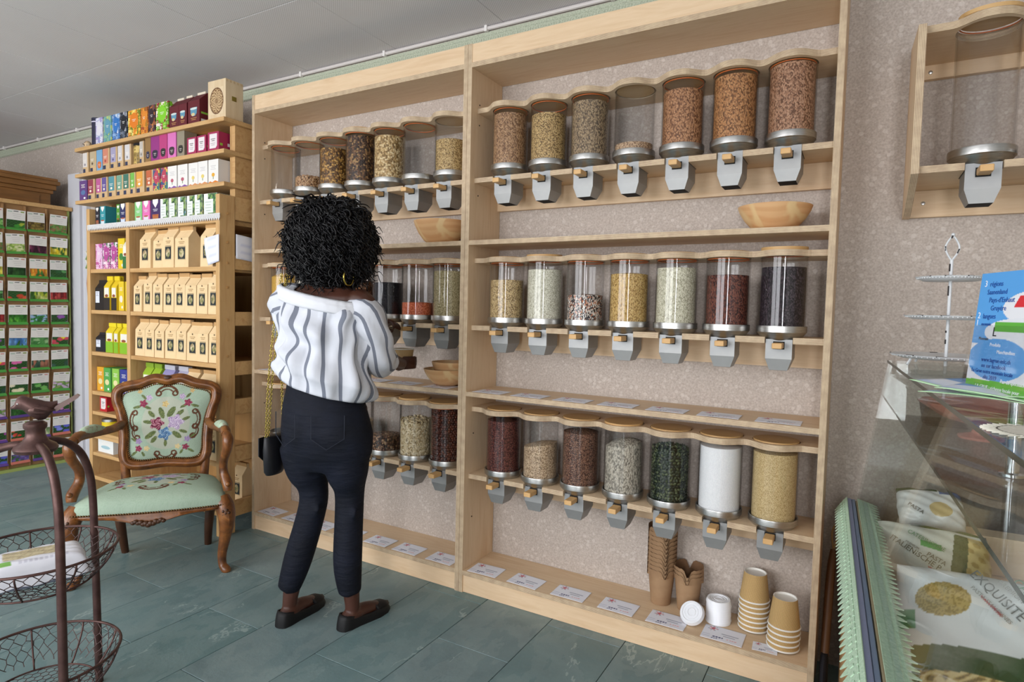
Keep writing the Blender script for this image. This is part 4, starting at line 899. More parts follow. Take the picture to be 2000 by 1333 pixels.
VEG = [('green lettuce', ['#5f9a4a', '#3f7a35', '#86b86a'], 'leaf'), ('green peppers', ['#3f8a35', '#2f6a2a', '#9aa83c'], 'big'), ('bronze lettuce', ['#6f5a2c', '#8a7a3c', '#4f3f22'], 'leaf'),
 ('mixed salad leaves', ['#6f8a4a', '#8a6a4a', '#4f7a3a'], 'leaf'), ('pale endive', ['#a8bf6a', '#7f9f45', '#c9cf9a'], 'leaf'), ('purple carrots', ['#5a2340', '#7a3a55', '#3f1a2e'], 'pod'),
 ('yellow courgettes', ['#d9c02c', '#e0d45a', '#3f6a2c'], 'pod'), ('dark cucumbers', ['#234a24', '#2f5a2a', '#1a3a1c'], 'pod'), ('orange carrots', ['#d9842c', '#3f7a35', '#e0a83a'], 'pod'),
 ('round courgettes', ['#3f7a45', '#5f9a5a', '#2c5a35'], 'big'), ('red pumpkin', ['#c9583a', '#b8452c'], 'big'), ('stripy gourds', ['#a8b83c', '#3f6a2c', '#c9cf7a'], 'pod'),
 ('red beans', ['#9a2c2c', '#b84a45', '#6f1f22'], 'pod'), ('green beans', ['#3f8a2c', '#5faa3c', '#2c6a22'], 'pod'), ('pea blossom', ['#3f8a4a', '#9ab8d9', '#2f6a3a'], 'leaf'),
 ('purple kohlrabi', ['#6f3a86', '#8a55a0', '#2f4a2c'], 'big'), ('blue sky leeks', ['#4f86c9', '#6fa0d9', '#3f7a3a'], 'pod'), ('fine green cress', ['#4f8a4a', '#3f7a3f', '#86b07a'], 'leaf'),
 ('red and yellow beet', ['#c94a5a', '#e0d41f'], 'big'), ('pink ringed beet', ['#c93a5a', '#d96aa8'], 'big'), ('brown onions', ['#a8705a', '#3f5a4a', '#8a9a8a'], 'pod'),
 ('dark broccoli', ['#3a5f4f', '#2c4a3c'], 'big'), ('white cauliflower', ['#d9cfae', '#e0d9be'], 'big'), ('round cabbage', ['#3f8a3c', '#6fae5a', '#2f6a2c'], 'big'),
 ('thyme herbs', ['#5f8a45', '#c9b0d0', '#86a05a'], 'leaf'), ('dark green chives', ['#2f5f2c', '#3f7a35', '#234a22'], 'pod'), ('celery leaves', ['#5fb04a', '#3f8a35', '#86c96a'], 'leaf'),
 ('mallow blossom', ['#a84aa0', '#c97ac0'], 'flower'), ('red strawflowers', ['#c9453a', '#5f8fc0', '#d96a4a'], 'flower'), ('pale grasses', ['#a8c08a', '#d0d9ae', '#7fa06a'], 'pod'),
 ('blue cornflower', ['#5a5fc0', '#7a86d9'], 'big'), ('lavender field', ['#5a4a8a', '#3f6a3a', '#7a6aa8'], 'leaf'), ('violet bedding flowers', ['#5f3a86', '#7f55a8', '#3f6a35'], 'flower'), ('sunflower', ['#d9a82c', '#5a3a1f'], 'big')]
VM = [gridmesh('picture', 22, 14, lambda u, v: (0, -(u-.5)*-1*.1, v*.062), vegpic(i*3+1, c_, m_), VC, False) for i, (n_, c_, m_) in enumerate(VEG)]
PKW = M('packet_white', '#dcdad6', .5); PKG = M('packet_green_lip', '#4f9a45', .45); PKP = M('packet_violet_lip', '#5a3f86', .45); PKR = M('packet_salmon_lip', '#c0705f', .5)
head = MB().prism([(-.051, .062), (.051, .062), (.051, .128), (-.051, .128)], 'x', -.002, .0005).mesh('packet', PKW)
backm = MB().prism([(-.051, 0), (.051, 0), (.051, .0615), (-.051, .0615)], 'x', -.002, -.0004).mesh('packet_back', PKW)
def lip(m_): return MB().prism([(-.0005, 0), (.016, -.004), (.018, .001), (.004, .010), (0, .012)], 'y', -.053, .053).mesh('lower_lip', m_)
LIPS = {'g': lip(PKG), 'p': lip(PKP), 'r': lip(PKR)}
logo = MB().prism([(-.016, .117), (.010, .117), (.012, .122), (-.014, .121)], 'x', .0004, .0011).mesh('logo_mark', C('#3a3f3c')); chipg = MB().box(.0004, .0011, .024, .043, .114, .121).mesh('seal_mark', C('#7f9a45')); chipr = MB().box(.0004, .0011, .024, .043, .114, .121).mesh('seal_mark', C('#c98a86'))
bio = MB().box(.0004, .0011, -.046, -.022, .112, .118).mesh('bio_mark', C('#9fb8a8')); ln = MB()
for q in range(3): ln.box(.0004, .001, -.02+.004*q, .03-.004*q, .100-.012*q, .1015-.012*q)
lnm = ln.mesh('small_print', C('#a9a8a6'))
used = {}
for r_ in range(11):
    for c_ in range(5):
        i = (r_*3+(c_-1)) % len(VEG) if c_ > 0 else (r_*3+11) % len(VEG)
        n_ = VEG[i][0]; used[n_] = used.get(n_, 0)+1
        y = .098-.1225*(4-c_) if c_ > 0 else .098-.1225*4
        t = thing('seed_packet', f'seed packet picturing {n_} in the {ORDX[r_]} row of the rack', 'seed packet', (XRK+.003, y+g_.normal()*.002, 1.618-.1565*r_), 0, 'seed packets in the rack')
        t.rotation_euler = (g_.normal()*.025, .03+abs(g_.normal())*.05, g_.normal()*.04)
        put('packet', head, t); put('packet_back', backm, t); p_ = put('picture', VM[i], t); put('lower_lip', LIPS['g' if r_ < 8 else ('p' if r_ == 8 or c_ % 2 else 'r')], t)
        put('logo_mark', logo, t); put('seal_mark', chipg if (i*7+r_) % 3 else chipr, t); put('bio_mark', bio, t); put('small_print', lnm, t)

# ================================================================== ARMCHAIR
th = math.radians(50)
ac = thing('armchair', 'carved walnut armchair with pale green floral needlepoint upholstery and nailed trim', 'armchair', (.155, -.598, 0), th)
WAL = NT('polished_walnut'); _co = WAL.coord('Object', (3, 3, 3)); WAL.set(WAL.ramp(WAL.noise(_co, 7, 4, .6, .8), [(.3, '#4d2b14'), (.55, '#7b4a22'), (.75, '#9a642f')]), .28, 0, .5); WAL = WAL.m
DWAL = M('dark_walnut', '#4a2c18', .4, col2='#3a2212', scale=9)
NAIL = M('bronze_nail', '#6d5334', .3, .9)
def leaf_(x, y, cx, cy, l, w_, a):
    dx, dy = x-cx, y-cy; p = dx*math.cos(a)+dy*math.sin(a); q = -dx*math.sin(a)+dy*math.cos(a); return (p/l)**2+(q/w_)**2 < 1
def hsh(x, y, k=1): 
    v = math.sin(math.floor(x*95)*12.9898*k+math.floor(y*95)*78.233)*43758.5453; return v-math.floor(v)
def scroll(x, y, cx, cy, rx, ry, a0, a1, w_):
    dx, dy = (x-cx)/rx, (y-cy)/ry; a = math.atan2(dy, dx); d = math.hypot(dx, dy)
    da = (a-a0) % (2*PI)
    if da < (a1-a0) and (abs(d-1) < w_ or abs(d-.62) < w_*.55): return True
    for t in (a0, a1):
        ex, ey = cx+rx*.80*math.cos(t), cy+ry*.80*math.sin(t); e = math.hypot(x-ex, y-ey)
        if .035 < e < .075 and True: return True
    return False
def rosef(x, y, cx, cy, r_, cols):
    d = math.hypot(x-cx, y-cy)
    if d > r_*(.85+.18*math.cos(5*math.atan2(y-cy, x-cx))): return None
    k = math.sin(d/r_*9+3*math.atan2(y-cy, x-cx))*.5+.5; return cols[min(len(cols)-1, int((k*.7+.3*hsh(x, y))*len(cols)))]
GRN = '#a2b5a1'
def needle(u, v):
    x, y = u*2-1, v*2-1
    for (cx, cy, r_, cols) in ((-.20, .0, .17, ['#5a1f33', '#8a3a52', '#c08a96', '#6f2740']), (.22, .02, .20, ['#a58fb0', '#c4b2c9', '#86709c', '#d0c2d2']), (-.02, -.26, .17, ['#3f6690', '#6f93b8', '#2f4f78', '#9fb8cc']), (-.02, .48, .085, ['#cdb47c', '#a98a4e', '#dcc890']),
        (-.52, .50, .10, ['#6f2740', '#a34a60', '#8a3a52']), (.50, .50, .10, ['#6f2740', '#a34a60', '#8a3a52']), (-.60, -.62, .085, ['#6f2740', '#a34a60']), (.46, -.62, .085, ['#6f2740', '#a34a60']),
        (-.40, .64, .08, ['#a58fb0', '#c4b2c9']), (.36, .66, .08, ['#a58fb0', '#c4b2c9']), (-.60, -.44, .08, ['#a58fb0', '#8f7aa6']), (.50, -.42, .08, ['#a58fb0', '#8f7aa6']), (-.62, .80, .06, ['#cdb47c', '#b89a66']), (.58, .80, .06, ['#cdb47c', '#b89a66']), (-.42, -.62, .07, ['#cdb47c', '#d8c79a']), (.28, -.60, .07, ['#cdb47c', '#d8c79a'])):
        c = rosef(x, y, cx, cy, r_, cols)
        if c: return c
    for (cx, cy, l, w_, a) in ((-.10, .26, .15, .06, 1.9), (.12, .28, .15, .07, 1.0), (.32, .25, .11, .05, .7), (-.33, .24, .11, .05, 2.3), (-.40, .04, .12, .045, 3.0), (.46, .10, .10, .04, .4), (-.34, -.28, .15, .06, 3.8), (.26, -.30, .13, .06, -.7), (.40, -.22, .10, .04, -.3), (-.26, -.40, .1, .05, 4.1), (0, -.50, .09, .035, -1.6),
        (-.66, .42, .1, .035, 3.4), (-.42, .40, .09, .035, -.4), (.66, .42, .1, .035, -.3), (.40, .42, .09, .035, 3.6), (-.52, .66, .08, .03, 2.4), (.5, .68, .08, .03, .8), (-.70, -.74, .09, .03, 3.9), (.58, -.72, .09, .03, -.6), (-.5, -.76, .07, .03, -1.2), (.36, -.74, .07, .03, 4.2), (-.72, -.4, .07, .03, 2.6), (.62, -.34, .07, .03, .6)):
        if leaf_(x, y, cx, cy, l, w_, a): return '#54623c' if hsh(x, y, 2) > .45 else '#76804f'
    for s_ in ((0, .72, .24, .20, .15, PI-.15), (0, -.74, .24, .20, PI+.15, 2*PI-.15), (-.66, .08, .16, .26, PI*.62, PI*1.38), (.62, .08, .16, .26, -PI*.38, PI*.38), (-.64, -.22, .12, .16, PI*.7, PI*1.5), (.62, -.22, .12, .16, -PI*.5, PI*.3)):
        if scroll(x, y, s_[0], s_[1], s_[2], s_[3], s_[4], s_[5], .13): return '#5d3a26'
    if (x/.55)**2+(y/.66)**2 < 1: return '#b0b5a4'
    return GRN if hsh(x, y) > .3 else '#9cb09b'
CLOTH = mat_vcol('needlepoint', .9, .5, 420)
# back outline (x, z), right half from bottom to crest
half = [(0, .418), (.10, .410), (.150, .420), (.168, .455), (.170, .53), (.176, .60), (.190, .66), (.205, .705), (.203, .745), (.175, .765), (.115, .778), (.060, .800), (.025, .797), (0, .790)]
def backy(z): return .318+(z-.40)*.20
outline = [(x, z) for x, z in half]+[(-x, z) for x, z in reversed(half[1:-1])]
cl_pts = []
_p = [np.array((x, backy(z), z)) for x, z in outline]
def closed_spline(P, sub):
    n = len(P); out = []
    for i in range(n):
        a, b, c, d = P[i-1], P[i], P[(i+1) % n], P[(i+2) % n]
        for k in range(sub): t = k/sub; out.append(.5*(2*b+(c-a)*t+(2*a-5*b+4*c-d)*t*t+(3*b-a-3*c+d)*t**3))
    return out
OUT = closed_spline(_p, 5)
bf = MB().tube(OUT, .0235, 10, closed=True, flat=1.0).tube([p+np.array((0, -.016, 0)) for p in OUT], .012, 8, closed=True)
bf.build('back_frame', WAL, ac, smooth=.9)
MB().ball((0, backy(.8)-.012, .803), .018, 10, 7, sc=(1.3, .8, .8)).ball((.032, backy(.8)-.012, .802), .012, 8, 6, sc=(1.6, .8, .7)).ball((-.032, backy(.8)-.012, .802), .012, 8, 6, sc=(1.6, .8, .7)).build('crest_carving', DWAL, ac, smooth=1)
ctr = np.array((0, backy(.6), .6)); IN = [ctr+(p-ctr)*np.array((.885, 1, .87)) for p in OUT]
def bound(ang):      # radial inner outline
    pass
Nn = len(IN); INa = np.array(IN); angs = np.unwrap(np.arctan2((INa[:, 2]-.6), INa[:, 0])); 
def inner_r(a):
    A = np.arctan2(INa[:, 2]-.6, INa[:, 0]); Rr = np.hypot(INa[:, 2]-.6, INa[:, 0]); o_ = np.argsort(A); return float(np.interp(a, A[o_], Rr[o_], period=2*PI))
def bpos(front):
    def f(u, v):
        x, y = u*2-1, v*2-1; m = max(abs(x), abs(y)); 
        if m < 1e-6: xx, zz, q = 0, .6, 0
        else:
            sx, sz = x*math.sqrt(1-y*y/2), y*math.sqrt(1-x*x/2); q = math.hypot(sx, sz); a = math.atan2(sz, sx); rr_ = inner_r(a); xx, zz = q*rr_*math.cos(a), .6+q*rr_*math.sin(a)
        dome = .026*(1-q**3)*front
        return (xx, backy(zz)-(.010 if front > 0 else -.012)-dome, zz)
    return f
def sqmap(fn):       # print follows the flat position, not the squircle grid
    def f(u, v):
        p = bpos(1)(u, v); return fn(.5+p[0]/.36, .5+(p[2]-.6)/.36)
    return f
put('back_cushion', gridmesh('back_cushion', 150, 150, bpos(1), sqmap(needle), CLOTH), ac)
put('back_lining', gridmesh('back_lining', 20, 20, bpos(-.3), lambda u, v: '#8fa690', CLOTH), ac)
def nails(pts, step, r_=.0042):
    mb = MB(); acc = 0; last = pts[0]; mb.ball(last, r_, 6, 4)
    for p in pts[1:]:
        d = np.linalg.norm(p-last)
        while d >= step: last = last+(p-last)*(step/d); mb.ball(last, r_, 6, 4); d = np.linalg.norm(p-last)
    return mb
nails([p+np.array((0, -.014, 0)) for p in IN]+[IN[0]+np.array((0, -.014, 0))], .0088).build('nail_trim', NAIL, ac, smooth=1, kind='stuff')
for s in (-1, 1):
    MB().tube([(s*.155, .315, .30), (s*.160, .317, .36), (s*.165, .322, .43)], [.022, .02, .019], 10, sub=4).build('back_stile', WAL, ac, smooth=.9)
    # arms
    MB().tube([(s*.176, backy(.60)-.005, .60), (s*.20, .27, .592), (s*.245, .17, .596), (s*.272, .08, .602), (s*.279, .035, .592)], [.021, .018, .019, .021, .019], 10, sub=6).build('arm', WAL, ac, smooth=.9)
    MB().tube([(s*.222, .225, .602), (s*.245, .175, .612), (s*.262, .12, .612), (s*.270, .085, .606)], [.012, .021, .021, .012], 10, sub=5).build('arm_pad', put and M('arm_pad_cloth', '#a9bda4', .9, col2='#9a8f7a', scale=60, lo=.5, hi=.7), ac, smooth=.9)
    MB().tube([(s*.279, .04, .598), (s*.288, .012, .575), (s*.284, .012, .53), (s*.268, .05, .47), (s*.268, .055, .42), (s*.285, .03, .372), (s*.286, .02, .345)], [.016, .023, .020, .0175, .0185, .022, .017], 10, sub=6).build('arm_support', WAL, ac, smooth=.9)
    MB().ball((s*.289, .008, .378), .011, 8, 6).build('scroll_knob', WAL, ac, smooth=1)
    # front cabriole leg
    lg = MB().tube([(s*.262, .012, .318), (s*.278, -.006, .285), (s*.287, -.018, .235), (s*.280, -.008, .16), (s*.266, .008, .075), (s*.268, .004, .028), (s*.283, -.014, .010), (s*.285, -.016, .002)], [.034, .038, .034, .025, .019, .017, .019, .016], 12, sub=6).build('front_leg', WAL, ac, smooth=.9)
    MB().tube([(s*.286, -.040, .275), (s*.296, -.046, .235), (s*.283, -.028, .16), (s*.268, -.008, .075)], [.005, .006, .005, .003], 6, sub=5).build('moulding', WAL, lg, smooth=1)
    kn = MB()
    for q in range(5): kn.ball((s*.285+.012*math.cos(q*1.26), -.043, .268+.012*math.sin(q*1.26)), .0075, 6, 5)
    kn.ball((s*.285, -.047, .268), .006, 6, 5).build('knee_flower', DWAL, lg, smooth=1)
    MB().tube([(s*.185, .30, .31), (s*.188, .305, .22), (s*.178, .318, .10), (s*.172, .345, .002)], [.024, .023, .019, .016], 8, sub=5).build('rear_leg', DWAL, ac, smooth=.9)
# seat: plan outline
def seat_xy(x, y):           # x,y in -1..1  (y=-1 front)
    t = (y+1)/2; hw = .288*(1-t)+.205*t+.012*math.sin(PI*t); yy = -.025+t*.350
    yy -= .028*(1-x*x)*(1-t)**2
    return x*hw, yy
def spos(u, v):
    x, y = u*2-1, v*2-1; X_, Y_ = seat_xy(x, y); e = max(abs(x), abs(y)); f = max(0, (1-abs(x)**7)*(1-abs(y)**7))
    cx, cy = seat_xy(0, 0)
    z = .302+.058*f**.42+.030*(1-x*x)*(1-y*y)
    bul = 1+.018*(1-f)*f*4
    return (cx+(X_-cx)*bul, cy+(Y_-cy)*bul, z)
def seatprint(u, v):
    if not (.10 < u < .90 and .16 < v < .98): return GRN if hsh(u*2, v*2) > .3 else '#9cb09b'
    return needle((u-.10)/.80, (v-.16)/.82)
put('seat_cushion', gridmesh('seat_cushion', 170, 150, spos, seatprint, CLOTH), ac)
fr_pts = [np.array((*seat_xy(x, -1), .0)) for x in np.linspace(-1, 1, 41)]
def railz(x): return .262-.010*math.cos(x*PI*2)+.022*abs(x)**3*2-.012*math.exp(-(x/.12)**2)
rl = MB(); vs = []; 
for k, x in enumerate(np.linspace(-.93, .93, 41)):
    X_, Y_ = seat_xy(x, -1); zb_ = railz(x)
    vs += [(X_, Y_+.004, .307), (X_, Y_-.006, .295), (X_, Y_-.004, (zb_+.295)/2), (X_, Y_-.010, zb_+.006), (X_, Y_+.002, zb_), (X_, Y_+.022, zb_+.004), (X_, Y_+.022, .307)]
fs = [(k*7+i, k*7+(i+1) % 7, (k+1)*7+(i+1) % 7, (k+1)*7+i) for k in range(40) for i in range(7)]
rl.add(vs, fs).build('front_rail', WAL, ac, smooth=1.0)
cv = MB(); X_, Y_ = seat_xy(0, -1)
for q in range(13): cv.ball((-.054+q*.009, Y_-.012, .266-.012*math.exp(-((q-6)/3)**2)+.004*(q % 2)), .0085+.003*math.exp(-((q-6)/3)**2), 8, 6, sc=(1.15, .8, 1))
cv.build('rail_carving', DWAL, ac, smooth=1)
for s in (-1, 1):
    P = [seat_xy(s, y) for y in np.linspace(-.95, 1, 20)]; mb = MB(); vs = []
    for X_, Y_ in P: vs += [(X_-s*.02, Y_, .307), (X_+s*.004, Y_, .30), (X_+s*.002, Y_, .258), (X_-s*.02, Y_, .262)]
    mb.add(vs, [(k*4+i, k*4+(i+1) % 4, (k+1)*4+(i+1) % 4, (k+1)*4+i) for k in range(19) for i in range(4)]).build('side_rail', WAL, ac, smooth=.9)
MB().box(-.19, .19, .305, .328, .258, .307).build('rear_rail', DWAL, ac)
np_ = [np.array((*seat_xy(1, y), .304)) for y in np.linspace(.9, -1, 30)]+[np.array((seat_xy(x, -1)[0], seat_xy(x, -1)[1]-.008, .303)) for x in np.linspace(1, -1, 60)]+[np.array((*seat_xy(-1, y), .304)) for y in np.linspace(-1, .9, 30)]
nails(np_, .0095).build('nail_trim', NAIL, ac, smooth=1, kind='stuff')

# ================================================================== WIRE BASKET STAND WITH BIRD
IRON = M('rusty_brown_iron', '#4a3330', .42, .55, col2='#5f4641', scale=25, bump=.25)
SX, SY = .79, -1.258
st_ = thing('basket_stand', 'brown iron stand with two wire baskets and a bird finial', 'basket stand', (SX, SY, 0), math.radians(-8))
rad = .190
for k in range(3):
    a = k*2*PI/3; c, s = math.cos(a), math.sin(a); f = lambda r_, z: (r_*c, r_*s, z)
    MB().tube([f(.018, .772), f(.05, .776), f(.10, .758), f(.145, .715), f(.172, .65), f(.182, .58), f(.187, .45), f(.192, .25), f(.198, .0)], .0105, 10, sub=6).build('leg', IRON, st_, smooth=.9)
hub = MB().lathe([(0, .755), (.046, .757), (.050, .766), (.046, .775), (.030, .785), (.022, .80), (.021, .815), (.026, .822), (.026, .832), (.018, .838), (0, .838)], n=28).build('hub', IRON, st_, smooth=.7)
bd = [(-.052, .010, .0012, .001), (-.043, .012, .006, .0055), (-.036, .020, .0135, .0135), (-.026, .021, .0165, .0165), (-.012, .012, .0190, .0200), (.006, .004, .0225, .0235), (.022, .002, .0200, .0205), (.036, .008, .0130, .0125), (.048, .016, .0085, .0065)]
# bird lies along local -x(tail) ; beak points away from camera's right
bird = MB()
vs = []; n = 16
for (y, z, a, b) in bd:
    for k in range(n): t = 2*PI*k/n; vs.append((y, a*math.cos(t), .864+z*1.2+b*1.2*math.sin(t)))
bird.add(vs, [(i*n+k, i*n+(k+1) % n, (i+1)*n+(k+1) % n, (i+1)*n+k) for i in range(len(bd)-1) for k in range(n)]+[tuple(range(n)), tuple((len(bd)-1)*n+k for k in range(n))])
bo = bird.build('bird', IRON, st_, smooth=1.2); bo.rotation_euler = (0, 0, math.radians(70)); 
MB().prism([(.040, .874), (.092, .906), (.098, .902), (.094, .896), (.046, .862)], 'y', -.009, .009).build('tail', M('worn_iron', '#8a7470', .4, .5), bo)
for s in (-1, 1):
    MB().ball((.012, s*.0195, .869), .02, 10, 7, sc=(1.25, .25, .6)).tube([(0, s*.024, .872), (.03, s*.022, .866), (.044, s*.014, .868)], [.004, .003, .0015], 6).build('wing', IRON, bo, smooth=1); MB().ball((-.034, s*.0125, .888), .0028, 8, 6).build('eye', STEEL, bo, smooth=1)
for q in range(3): MB().tube([(-.01+.012*q, .02, .880-.003*q), (.01+.012*q, .0225, .874-.003*q)], .0012, 5).build('feather', M('worn_iron', '#8a7470', .4, .5), bo)
WIRE = M('thin_wire', '#4b3a38', .45, .6)
def basket(zr, r_top, depth, r_bot, seed):
    g = np.random.default_rng(seed); b = thing; 
    rim = MB().tube([(r_top*math.cos(a), r_top*math.sin(a), zr) for a in np.linspace(0, 2*PI, 61)[:-1]], .0038, 8, closed=True).build('basket_rim', IRON, st_, smooth=2)
    MB().tube([(r_bot*math.cos(a), r_bot*math.sin(a), zr-depth) for a in np.linspace(0, 2*PI, 49)[:-1]], .0028, 6, closed=True).build('basket_base_ring', IRON, rim, smooth=2)
    def surf(a, t): rr_ = r_top+(r_bot-r_top)*t**1.6; return np.array((rr_*math.cos(a), rr_*math.sin(a), zr-depth*t))
    for k in range(9): a = 2*PI*k/9+.2; MB().tube([surf(a, t) for t in np.linspace(0, 1, 7)], .0024, 6).build('basket_rib', IRON, rim, smooth=2)
    net = MB(); NA = 40; NT_ = 5; hs = 1/NT_
    jit = {}
    def node(i, j, w_):
        key = (i % NA, j, w_)
        if key not in jit: jit[key] = (g.normal()*.012, g.normal()*.02)
        a = 2*PI*((i % NA)+.5*(j % 2))/NA+jit[key][0]; t = (j+(.16 if w_ == 0 else .50))*hs*1.0+jit[key][1]-.06; return surf(a+ (0 if w_ == 0 else 0), min(1, max(0, t)))
    E_ = []
    for j in range(NT_):
        for i in range(NA):
            p, q = node(i, j, 0), node(i, j, 1); E_.append((p, q))
            i2 = i if j % 2 else i-1
            if j+1 < NT_: E_.append((q, node(i2, j+1, 0))); E_.append((q, node(i2+1, j+1, 0)))
    for p, q in E_: net.tube([p, q], .00105, 4)
    # bottom net
    s_ = .022
    for iy in range(-9, 10):
        for ix in range(-9, 10):
            cx, cy = ix*s_+(iy % 2)*s_/2, iy*s_*.75
            pts = [(cx+s_*.5*math.cos(PI/6+k*PI/3)*1.15, cy+s_*.5*math.sin(PI/6+k*PI/3), zr-depth-.001) for k in range(4)]
            for k in range(3):
                if math.hypot(*pts[k][:2]) < r_bot and math.hypot(*pts[k+1][:2]) < r_bot: net.tube([pts[k], pts[k+1]], .001, 4)
    net.build('wire_net', WIRE, rim, kind='stuff'); return rim
basket(.488, .182, .085, .125, 1); basket(.195, .186, .10, .13, 2)
# pouch of bulgur in the upper basket
pk = thing('food_packet', 'white plastic food packet with clear window and green label in the wire basket', 'packet', (SX+.010, SY-.005, .414), math.radians(72))
PLW = M('glossy_white_plastic', '#dcdde6', .3)
def packet_top(u, v):
    if .18 < u < .74 and .34 < v < .80: return '#c9bd9a' if hsh(u*1.7, v*1.7) > .35 else '#a8987a'
    if .08 < u < .24 and .12 < v < .30: return '#7fb45a'
    if .30 < u < .8 and .12 < v < .22 and int(u*60) % 3: return '#c3c3cf'
    return '#dfe0e8'
def pillow(w_, h_, t_, e=4, wr=.003, seed=1):
    g = np.random.default_rng(seed); ph = g.random(6)*6
    def f(u, v):
        x, y = u*2-1, v*2-1; k = max(0, (1-abs(x)**e)*(1-abs(y)**e))
        return (x*w_/2*(1-.03*abs(y)), y*h_/2*(1-.03*abs(x)), t_*k**.5+wr*math.sin(x*9+ph[0]+y*4)*math.sin(y*11+ph[1])*(1-k*.6))
    return f
_f = pillow(.22, .14, .06, 10)
put('packet_top', gridmesh('packet_top', 60, 40, _f, packet_top, mat_vcol('packet_print', .3)), pk, (0, 0, .012))
_b = pillow(.216, .136, -.010, 10); put('packet_bottom', gridmesh('packet_bottom', 24, 16, _b, lambda u, v: '#8f90a6', mat_vcol('packet_print', .3)), pk, (0, 0, .0115))
for s in (-1, 1): 
    zz = MB()
    for k in range(14): y = -.06+k*.0086; zz.prism([(s*.107, y), (s*.122, y+.0043), (s*.107, y+.0086)], 'z', .011, .0122)
    zz.box(*sorted((s*.095, s*.109)), -.06, .06, .011, .0122).build('sealed_seam', PLW, pk)

# ================================================================== PERSON
Wc = np.array((1.02, -.47, 0.)); ph = math.radians(16); Rv = np.array((math.cos(ph), math.sin(ph), 0)); Fv = np.array((-math.sin(ph), math.cos(ph), 0))
def wl(r_, f, z): return Wc+Rv*r_+Fv*f+np.array((0, 0, z))
pe = thing('person', 'person with dark curly hair in striped off-shoulder blouse and dark jeans, seen from behind', 'person', tuple(Wc))
def loc(p): return tuple(np.array(p)-Wc)
SKIN = M('deep_brown_skin', '#4a2c22', .42, col2='#412519', scale=6)
LA, RA = np.array((.912, -.525, 0.)), np.array((1.122, -.425, 0.))        # ankles on the floor
LK, RK = np.array((.958, -.463, .47)), np.array((1.097, -.418, .47))
LH, RH = wl(-.075, .0, .80), wl(.085, .01, .80)
b = MB()
# torso, neck, head
sh_c = wl(0, -.005, 1.16)
b.loft([(*wl(0, 0, .78), .125, .09, ph), (*wl(0, 0, .90), .105, .08, ph), (*wl(0, .0, 1.02), .115, .085, ph), (*wl(0, 0, 1.13), .135, .085, ph), (*wl(.0, 0, 1.195), .150, .070, ph), (*wl(0, .005, 1.225), .105, .056, ph), (*wl(.0, .015, 1.25), .048, .045, ph), (*wl(.0, .03, 1.30), .043, .043, ph), (*wl(.0, .045, 1.34), .05, .06, ph), (*wl(.0, .055, 1.39), .066, .082, ph), (*wl(0, .05, 1.44), .066, .085, ph), (*wl(0, .045, 1.48), .05, .066, ph), (*wl(0, .045, 1.50), .02, .03, ph)], 24)
b.ball(wl(0, .135, 1.385), .014, 8, 6, sc=(.8, .8, 1.2))
for s in (-1, 1): b.ball(wl(s*.068, .05, 1.39), .018, 8, 6, sc=(.5, .8, 1.2))
RE, RWr = np.array((1.165, -.350, .985)), np.array((1.050, -.078, .930)); RS = wl(.155, 0, 1.17)
b.tube([wl(.12, 0, 1.185), RS, (RS+RE)/2+np.array((.02, -.005, 0)), RE, RE*.6+RWr*.4, RWr], [.04, .042, .036, .032, .030, .0215], 12, sub=4)
LS = wl(-.155, 0, 1.19); LE, LWr = np.array((.83, -.33, 1.045)), np.array((.905, -.105, 1.085))
b.tube([wl(-.12, 0, 1.19), LS, (LS+LE)/2, LE, (LE+LWr)/2, LWr], [.04, .042, .035, .032, .027, .020], 12, sub=4)
for H_, K_, A_ in ((LH, LK, LA), (RH, RK, RA)):
    b.tube([H_, (H_+K_)/2, K_, K_*.55+A_*.45+np.array((0, -.012, .02)), A_+np.array((0, 0, .085)), A_+np.array((0, 0, .03))], [.075, .062, .043, .042, .027, .026], 12, sub=4)
# right hand: palm outside the cup, fingers round it
CUP = np.array((.985, .005, .914))
def cp(a, r_, z): return CUP+np.array((r_*math.cos(math.radians(a)), r_*math.sin(math.radians(a)), z))
b.tube([RWr, cp(-66, .070, .008), cp(-45, .060, .012)], [.021, .022, .018], 10, sub=3, flat=1.25)
b.tube([cp(-62, .062, .022), cp(-40, .058, .018), cp(-25, .057, .014)], [.014, .016, .013], 8, sub=3)
for z, a1, r_ in ((.034, 38, .0082), (.020, 46, .0086), (.006, 42, .0084), (-.007, 30, .0076)):
    b.tube([cp(-50, .058, z), cp(-28, .058, z+.001), cp(-4, .057, z+.001), cp(a1*.6, .054, z), cp(a1, .051, z-.001)], [r_*1.1, r_, r_*.95, r_*.9, r_*.75], 8, sub=3)
b.tube([RWr*.5+cp(-70, .06, .02)*.5, cp(-88, .062, .026), cp(-112, .057, .036), cp(-132, .053, .040)], [.014, .012, .0105, .008], 8, sub=3)
# left hand on the dispenser handle
HN = np.array((.9885, -.018, 1.083))
b.tube([LWr, LWr+np.array((.012, .032, .004)), np.array((.935, -.045, 1.094))], [.020, .026, .022], 10, sub=3, flat=.6)
for k, dz in enumerate((.010, .003, -.004, -.011)):
    q = np.array((.93, -.05+.012*k-.02, 1.098-.004*k)); b.tube([q, q+np.array((.025, .014, .006)), q+np.array((.046, .017, -.004)), q+np.array((.055, .014, -.022))], [.0095, .009, .0085, .007], 8, sub=3)
b.tube([LWr+np.array((.01, .01, -.008)), np.array((.945, -.075, 1.068)), np.array((.972, -.045, 1.060))], [.012, .011, .008], 8, sub=3)
